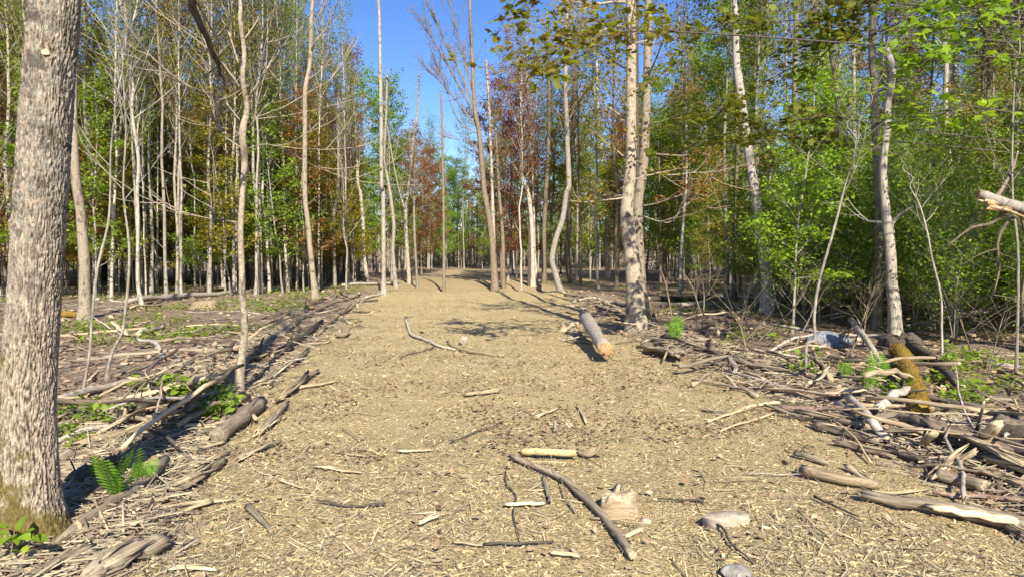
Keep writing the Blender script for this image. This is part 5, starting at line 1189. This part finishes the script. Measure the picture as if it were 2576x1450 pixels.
def stump(name, label, u, v, r, h, seed, side='stump_side', top='endwood', jag=0.0, yaw=0):
    rng = np.random.default_rng(seed); b = G(u, v); k = 22
    z = np.array([-.15, 0, .25 * h, .6 * h, h]); fl = np.array([1.5, 1.3, 1.12, 1.03, 1.0])
    prof = 1 + .12 * np.sin(np.arange(k) * 2 * math.pi / k * 3 + seed) + rng.normal(0, .05, k)
    a = np.arange(k) * 2 * math.pi / k
    V = np.stack([np.stack([r * f * prof * np.cos(a), r * f * prof * np.sin(a), np.full(k, zz)], -1) for f, zz in zip(fl, z)])
    jz = jag * np.repeat(rng.uniform(-1, .4, k // 2), 2); V[-1, :, 2] += jz; V[-1, :, 2] += .12 * h * np.cos(a + yaw)
    ctr = np.array([[0, 0, h * .97 - jag * .4]])
    n = len(z); off = n * k
    mid = V[-1] * .55; mid[:, 2] = h * .97 - jag * .2 + rng.normal(0, jag * .3 + .004, k)
    VV = np.concatenate([V.reshape(-1, 3), mid, ctr])
    Q = np.concatenate([ringquads(n, k), np.array([[(n - 1) * k + i, (n - 1) * k + (i + 1) % k, off + (i + 1) % k, off + i] for i in range(k)])])
    T = np.array([[off + i, off + (i + 1) % k, off + k] for i in range(k)])
    me = make_mesh(name, VV, Q, T, False, [M[side], M[top]], np.concatenate([np.zeros((n - 1) * k), np.ones(2 * k)]))
    tag(obj(name, me, None, b), label, 'stump')
stump('broken_stump', 'small shattered pale stump right of the long curved branch', 1552, 1285, .10, .13, 3, 'tan', 'pale', .06)
stump('cut_stump', 'low pale cut stump in the left clearing behind the slash', 520, 776, .34, .25, 4, 'stump_side', 'stump_side', .05)
stump('cut_stump', 'low chip-covered stump beside the rotten log', 1435, 828, .20, .16, 5, 'tan', 'endwood', .02)
stump('old_stump', 'dark weathered stump at the right frame edge', 2545, 1128, .13, .24, 6, 'darkwood', 'pole', .03)
stump('old_stump', 'dark shattered root stump behind the mossy log', 2262, 880, .30, .28, 8, 'darkwood', 'darkwood', .12)

# ---- loose slash sticks, each an individual
SL = []
for i in range(14):
    rng = np.random.default_rng(7000 + i); mb = MB(); n = 7
    L = np.stack([np.linspace(0, 1, n), np.cumsum(rng.normal(0, .015, n)), np.cumsum(rng.normal(0, .012, n))], -1)
    r = rng.uniform(.012, .03) * np.linspace(1, rng.uniform(.35, .9), n) * (1 + rng.normal(0, .08, n))
    L[:, 1] += rng.normal(0, .03) * np.sin(np.linspace(0, 3.1, n)); wood_piece(mb, L, r, 'round' if i % 3 == 0 else 'split', rng, 7)
    SL.append(mb.mesh('slash_stick', [M['pole'], M['tan']], i % 3 == 0))
srng = np.random.default_rng(55)
SM = [(3, 'beside the big foreground trunk'), (5, 'near the fern'), (7, 'near the weathered log'), (9, 'at the foot of the main thin tree'), (12, 'beyond the main thin tree'), (17, 'halfway to the trail crest'), (22, 'close to the trail crest')]
SMR = [(4.3, 'beside the smooth grey log'), (5.3, 'around the pale barkless log'), (6.3, 'by the bent grey log'), (7.6, 'by the reddish log'), (9.5, 'below the blue-grey boulder'), (12, 'below the twin trunks'), (16, 'beside the twin trunks'), (21, 'close to the trail crest')]
MW = {'pole': 'brown', 'tan': 'tan', 'logbark': 'grey-barked', 'pale': 'cream', 'darkwood': 'dark'}
def stick_label(mat, l, y, side, where):
    t = SM if side < 0 else SMR
    size = 'short' if l < .5 else 'medium' if l < .9 else 'long' if l < 1.5 else 'very long'
    return '%s %s stick %s, %s' % (size, MW[mat], where, min(t, key=lambda m: abs(m[0] - y))[1])
def loose(n, side, y0, y1, spread, label, group, l0, l1, align, heap=.08):
    for i in range(n):
        y = y0 * (y1 / y0) ** srng.random()
        e = (xl(y) - .45) if side < 0 else (xr(y) + .55)
        x = e + srng.normal(0, spread)
        if abs(x) > y * .8 + .3: x = e
        if side < 0 and y < 5.6: y += 2.2; x = float(xl(y)) - .45 + srng.normal(0, .3)
        o = obj('slash_stick', SL[int(srng.integers(0, 14))])
        l = srng.uniform(l0, l1) * (1 + .03 * y)
        sl = math.atan2(1, (xl(y + 1) - xl(y)) if side < 0 else (xr(y + 1) - xr(y)))
        yaw = sl + srng.normal(0, align) + (math.pi if srng.random() < .5 else 0)
        o.rotation_euler = (srng.uniform(0, 6.28), srng.normal(-.05, .12), yaw); th = srng.uniform(.7, 1.6)
        o.scale = (l, l * th, l * th)
        o.location = (x - math.cos(yaw) * l / 2, y - math.sin(yaw) * l / 2, float(H(x, y)) + srng.uniform(.015, heap) + .01 * l)
        o.material_slots[0].link = 'OBJECT'; mt = ['pole', 'tan', 'pole', 'logbark', 'pale', 'darkwood'][int(srng.integers(0, 6))]; o.material_slots[0].material = M[mt]
        tag(o, stick_label(mt, l, y, side, 'in left slash row' if side < 0 else 'in right slash row'), 'stick', group)
loose(95, -1, 3.6, 24, .55, 'loose weathered stick in the slash row left of the trail', 'loose sticks in the left slash row', .35, 1.1, .55)
loose(100, 1, 4.4, 22, .65, 'loose weathered stick in the slash row right of the trail', 'loose sticks in the right slash row', .35, 1.1, .6)
loose(56, 1, 4.5, 10.5, .5, 'stick', 'loose sticks in the right slash row', .4, 1.05, .65, .13)
loose(34, -1, 3.6, 11, .4, 'stick', 'loose sticks in the left slash row', .4, 1.2, .35, .14)
def strewn(n, ok, y0, y1, label, group, l0, l1):
    m = 0
    while m < n:
        y = y0 * (y1 / y0) ** srng.random(); x = srng.uniform(-.8, .8) * y
        if not ok(x, y): continue
        m += 1
        o = obj('forest_stick', SL[int(srng.integers(0, 14))]); l = srng.uniform(l0, l1); yaw = srng.uniform(0, 6.28)
        o.rotation_euler = (srng.uniform(0, 6.28), srng.normal(-.03, .06), yaw); th = srng.uniform(.5, 1.1); o.scale = (l, l * th, l * th)
        o.location = (x - math.cos(yaw) * l / 2, y - math.sin(yaw) * l / 2, float(H(x, y)) + .02 * l + .015)
        o.material_slots[0].link = 'OBJECT'; mt = ['pole', 'logbark', 'darkwood', 'tan', 'tan', 'pale'][int(srng.integers(0, 4 if abs(x - .2) > 3.4 else 6))]; o.material_slots[0].material = M[mt]
        tag(o, stick_label(mt, l, y, -1 if x < xr(y) else 1, 'on trail' if xl(y) < x < xr(y) else 'on left forest floor' if x < 0 else 'on right forest floor'), 'stick', group)
strewn(75, lambda x, y: x > xr(y) + 1.4, 7, 30, 'fallen stick lying on the shaded floor of the right wood', 'fallen sticks in the right wood', .7, 2.6)
strewn(75, lambda x, y: x < xl(y) - 1.1, 6, 28, 'fallen stick lying on the sunny slash floor left of the trail', 'fallen sticks left of the trail', .6, 2.2)
strewn(100, lambda x, y: xl(y) + .3 < x < xr(y) - .2, 3.3, 18, 'small pale splinter lying singly on the trail', 'single splinters on the trail', .10, .5)

# ---- ferns and seedlings
def fern_mesh(seed, nf=6, size=.34, up=1.0):
    rng = np.random.default_rng(seed); V = []; T = []; c = 0
    for f in range(nf):
        az = rng.uniform(0, 6.28); el = math.radians(rng.uniform(68, 88)) * up; ln = size * rng.uniform(.7, 1.15)
        P = arc((0, 0, 0), (math.cos(az) * math.cos(el), math.sin(az) * math.cos(el), math.sin(el)), ln, 15, -.45, .02, rng)
        Tn, N, B = frames(P)
        sd = np.cross(Tn, (0, 0, 1)); sd /= np.linalg.norm(sd, axis=1)[:, None] + 1e-6
        for i in range(2, 15):
            g = i / 14; l = ln * .34 * math.sin(math.pi * min(1, (1 - g) * .88 + .12)) ** .8 + .004
            for s in (-1, 1):
                q = P[i]; t = Tn[i]
                V += [q - t * .003, q + sd[i] * s * l * .5 + t * l * .16 + t * .006, q + sd[i] * s * l + t * l * .35 - np.array([0, 0, l * .2]), q + sd[i] * s * l * .5 + t * l * .12 - t * .004]
                T += [[c, c + 1, c + 2], [c, c + 2, c + 3]]; c += 4
        for i in range(14):
            V += [P[i] - sd[i] * .003, P[i] + sd[i] * .003, P[i + 1]]; T += [[c, c + 1, c + 2]]; c += 3
    return make_mesh('fronds', np.array(V), None, np.array(T), False, [M['fern']])
for i, (u, v, s, nf, lab) in enumerate([(296, 1262, .34, 6, 'bright green fern behind the long grey pole'), (1697, 858, .42, 9, 'lime fern right of the twin trunks'), (2180, 985, .30, 5, 'green fern left of the grey forked dead branch foot'), (2205, 968, .38, 6, 'green fern right of the grey forked dead branch foot'), (360, 1228, .22, 5, 'small pale green fern right of the bright fern'), (2125, 960, .26, 5, 'small fern near the boulder')]):
    tag(obj('fern', fern_mesh(300 + i, nf, s), None, G(u, v)), lab, 'fern')
def seedling_mesh(seed, n=14, h=.22, leaf=.075, mat='leaf_lime'):
    rng = np.random.default_rng(seed); mb = MB(); A = []
    for q in range(3):
        P = arc((rng.normal(0, .03), rng.normal(0, .03), 0), (rng.normal(0, .35), rng.normal(0, .35), 1), h * rng.uniform(.6, 1.1), 5, .2, .1, rng)
        tube(mb, P, np.linspace(.004, .002, 5), 4); A.append(P[2:])
    me1 = mb.mesh('stem', [M['bark_brown']])
    me2 = leaves('leaves', np.concatenate(A), n, .03, leaf, M[mat], rng, (np.array([[0, 0, 0], [.22, .25, .04], [.3, .55, .05], [0, 1.05, -.08], [-.3, .55, .05], [-.22, .25, .04], [0, .5, -.01]]), np.array([[0, 1, 6], [1, 2, 6], [2, 3, 6], [3, 4, 6], [4, 5, 6], [5, 0, 6]])), .45)
    return me1, me2
SD = [seedling_mesh(500 + i, 14 + 3 * i % 9, .16 + .03 * (i % 3), .07, ['leaf_lime', 'leaf_green', 'leaf_small'][i % 3]) for i in range(6)]
def seedling(p, s, label, group, i):
    e = empty('seedling', p); e.scale = (s, s, s); e.rotation_euler[2] = srng.uniform(0, 6.28); tag(e, label, 'seedling', group)
    obj('stem', SD[i % 6][0], e); obj('leaves', SD[i % 6][1], e)
e = empty('leafy_seedling', G(35, 1425)); tag(e, 'broad-leaved lime seedling at the mossy foot of the big trunk', 'seedling')
a, b_ = seedling_mesh(900, 22, .20, .085); obj('stem', a, e); obj('leaves', b_, e)
k = 0
for (u, v, n, su, sv, wh) in [(440, 1000, 30, 90, 22, 'in the patch left of the main thin tree'), (540, 1050, 12, 30, 14, 'below the main thin tree'), (250, 1060, 10, 60, 24, 'between the big trunk and the long pale pole'), (170, 1120, 6, 25, 20, 'right beside the big trunk'), (560, 1020, 5, 25, 12, 'at the foot of the main thin tree'), (155, 1055, 5, 15, 15, 'behind the big trunk')]:
    for q in range(n):
        k += 1
        seedling(G(u + srng.normal(0, su * .5), v + srng.normal(0, sv * .5)), srng.uniform(.7, 1.3), '%s seedling %s' % (['tiny lime', 'small green', 'leafy fresh green', 'small lime', 'tiny green', 'leafy dark green'][k % 6], wh), 'seedlings left of the trail', k)
for (u, v, n, su, sv, wh) in [(2420, 920, 20, 60, 25, 'right of the dark rotting log'), (1860, 870, 6, 60, 20, 'near the pale arched root'), (2030, 940, 8, 60, 20, 'at the foot of the kinked sapling'), (2450, 1030, 10, 60, 20, 'behind the old stump at the right'), (2260, 1010, 4, 20, 10, 'left of the mossy log'), (1950, 860, 6, 60, 20, 'left of the blue-grey boulder')]:
    for q in range(n):
        k += 1
        seedling(G(u + srng.normal(0, su * .5), v + srng.normal(0, sv * .5)), srng.uniform(.8, 1.5), '%s seedling %s' % (['tiny lime', 'small green', 'leafy fresh green', 'small lime', 'tiny green', 'leafy dark green'][k % 6], wh), 'seedlings right of the trail', k)
def cover(n, ok, y0, y1, size, mat, name, label):
    rng = np.random.default_rng(hash(name) % 1000 if False else len(name)); P = samp(n, y0, y1, p=.7, rng=rng); x, y = P[:, 0], P[:, 1]; kk = ok(x, y); x, y = x[kk], y[kk]
    A = np.stack([x, y, H(x, y) + rng.uniform(.02, .22, len(x)) ** 1.3], -1)
    tag(obj(name, leaves(name, np.repeat(A, 3, 0), len(A) * 5, .07, size, M[mat], rng, flat=.6)), label, None, None, 'stuff')
cover(13000, lambda x, y: (x < xl(y) - 1.2) & (fbm(x * .35, y * .35, 3, 31) > .42 + .14 * (y < 19)), 12, 40, .075, 'leaf_small', 'ground_cover', 'low green ground cover along the front of the left wood')
cover(7000, lambda x, y: (x > xr(y) + 1.6) & (fbm(x * .4, y * .4, 3, 33) > .5), 8, 38, .07, 'leaf_small', 'shade_ground_cover', 'low green ground cover on the floor of the right wood')
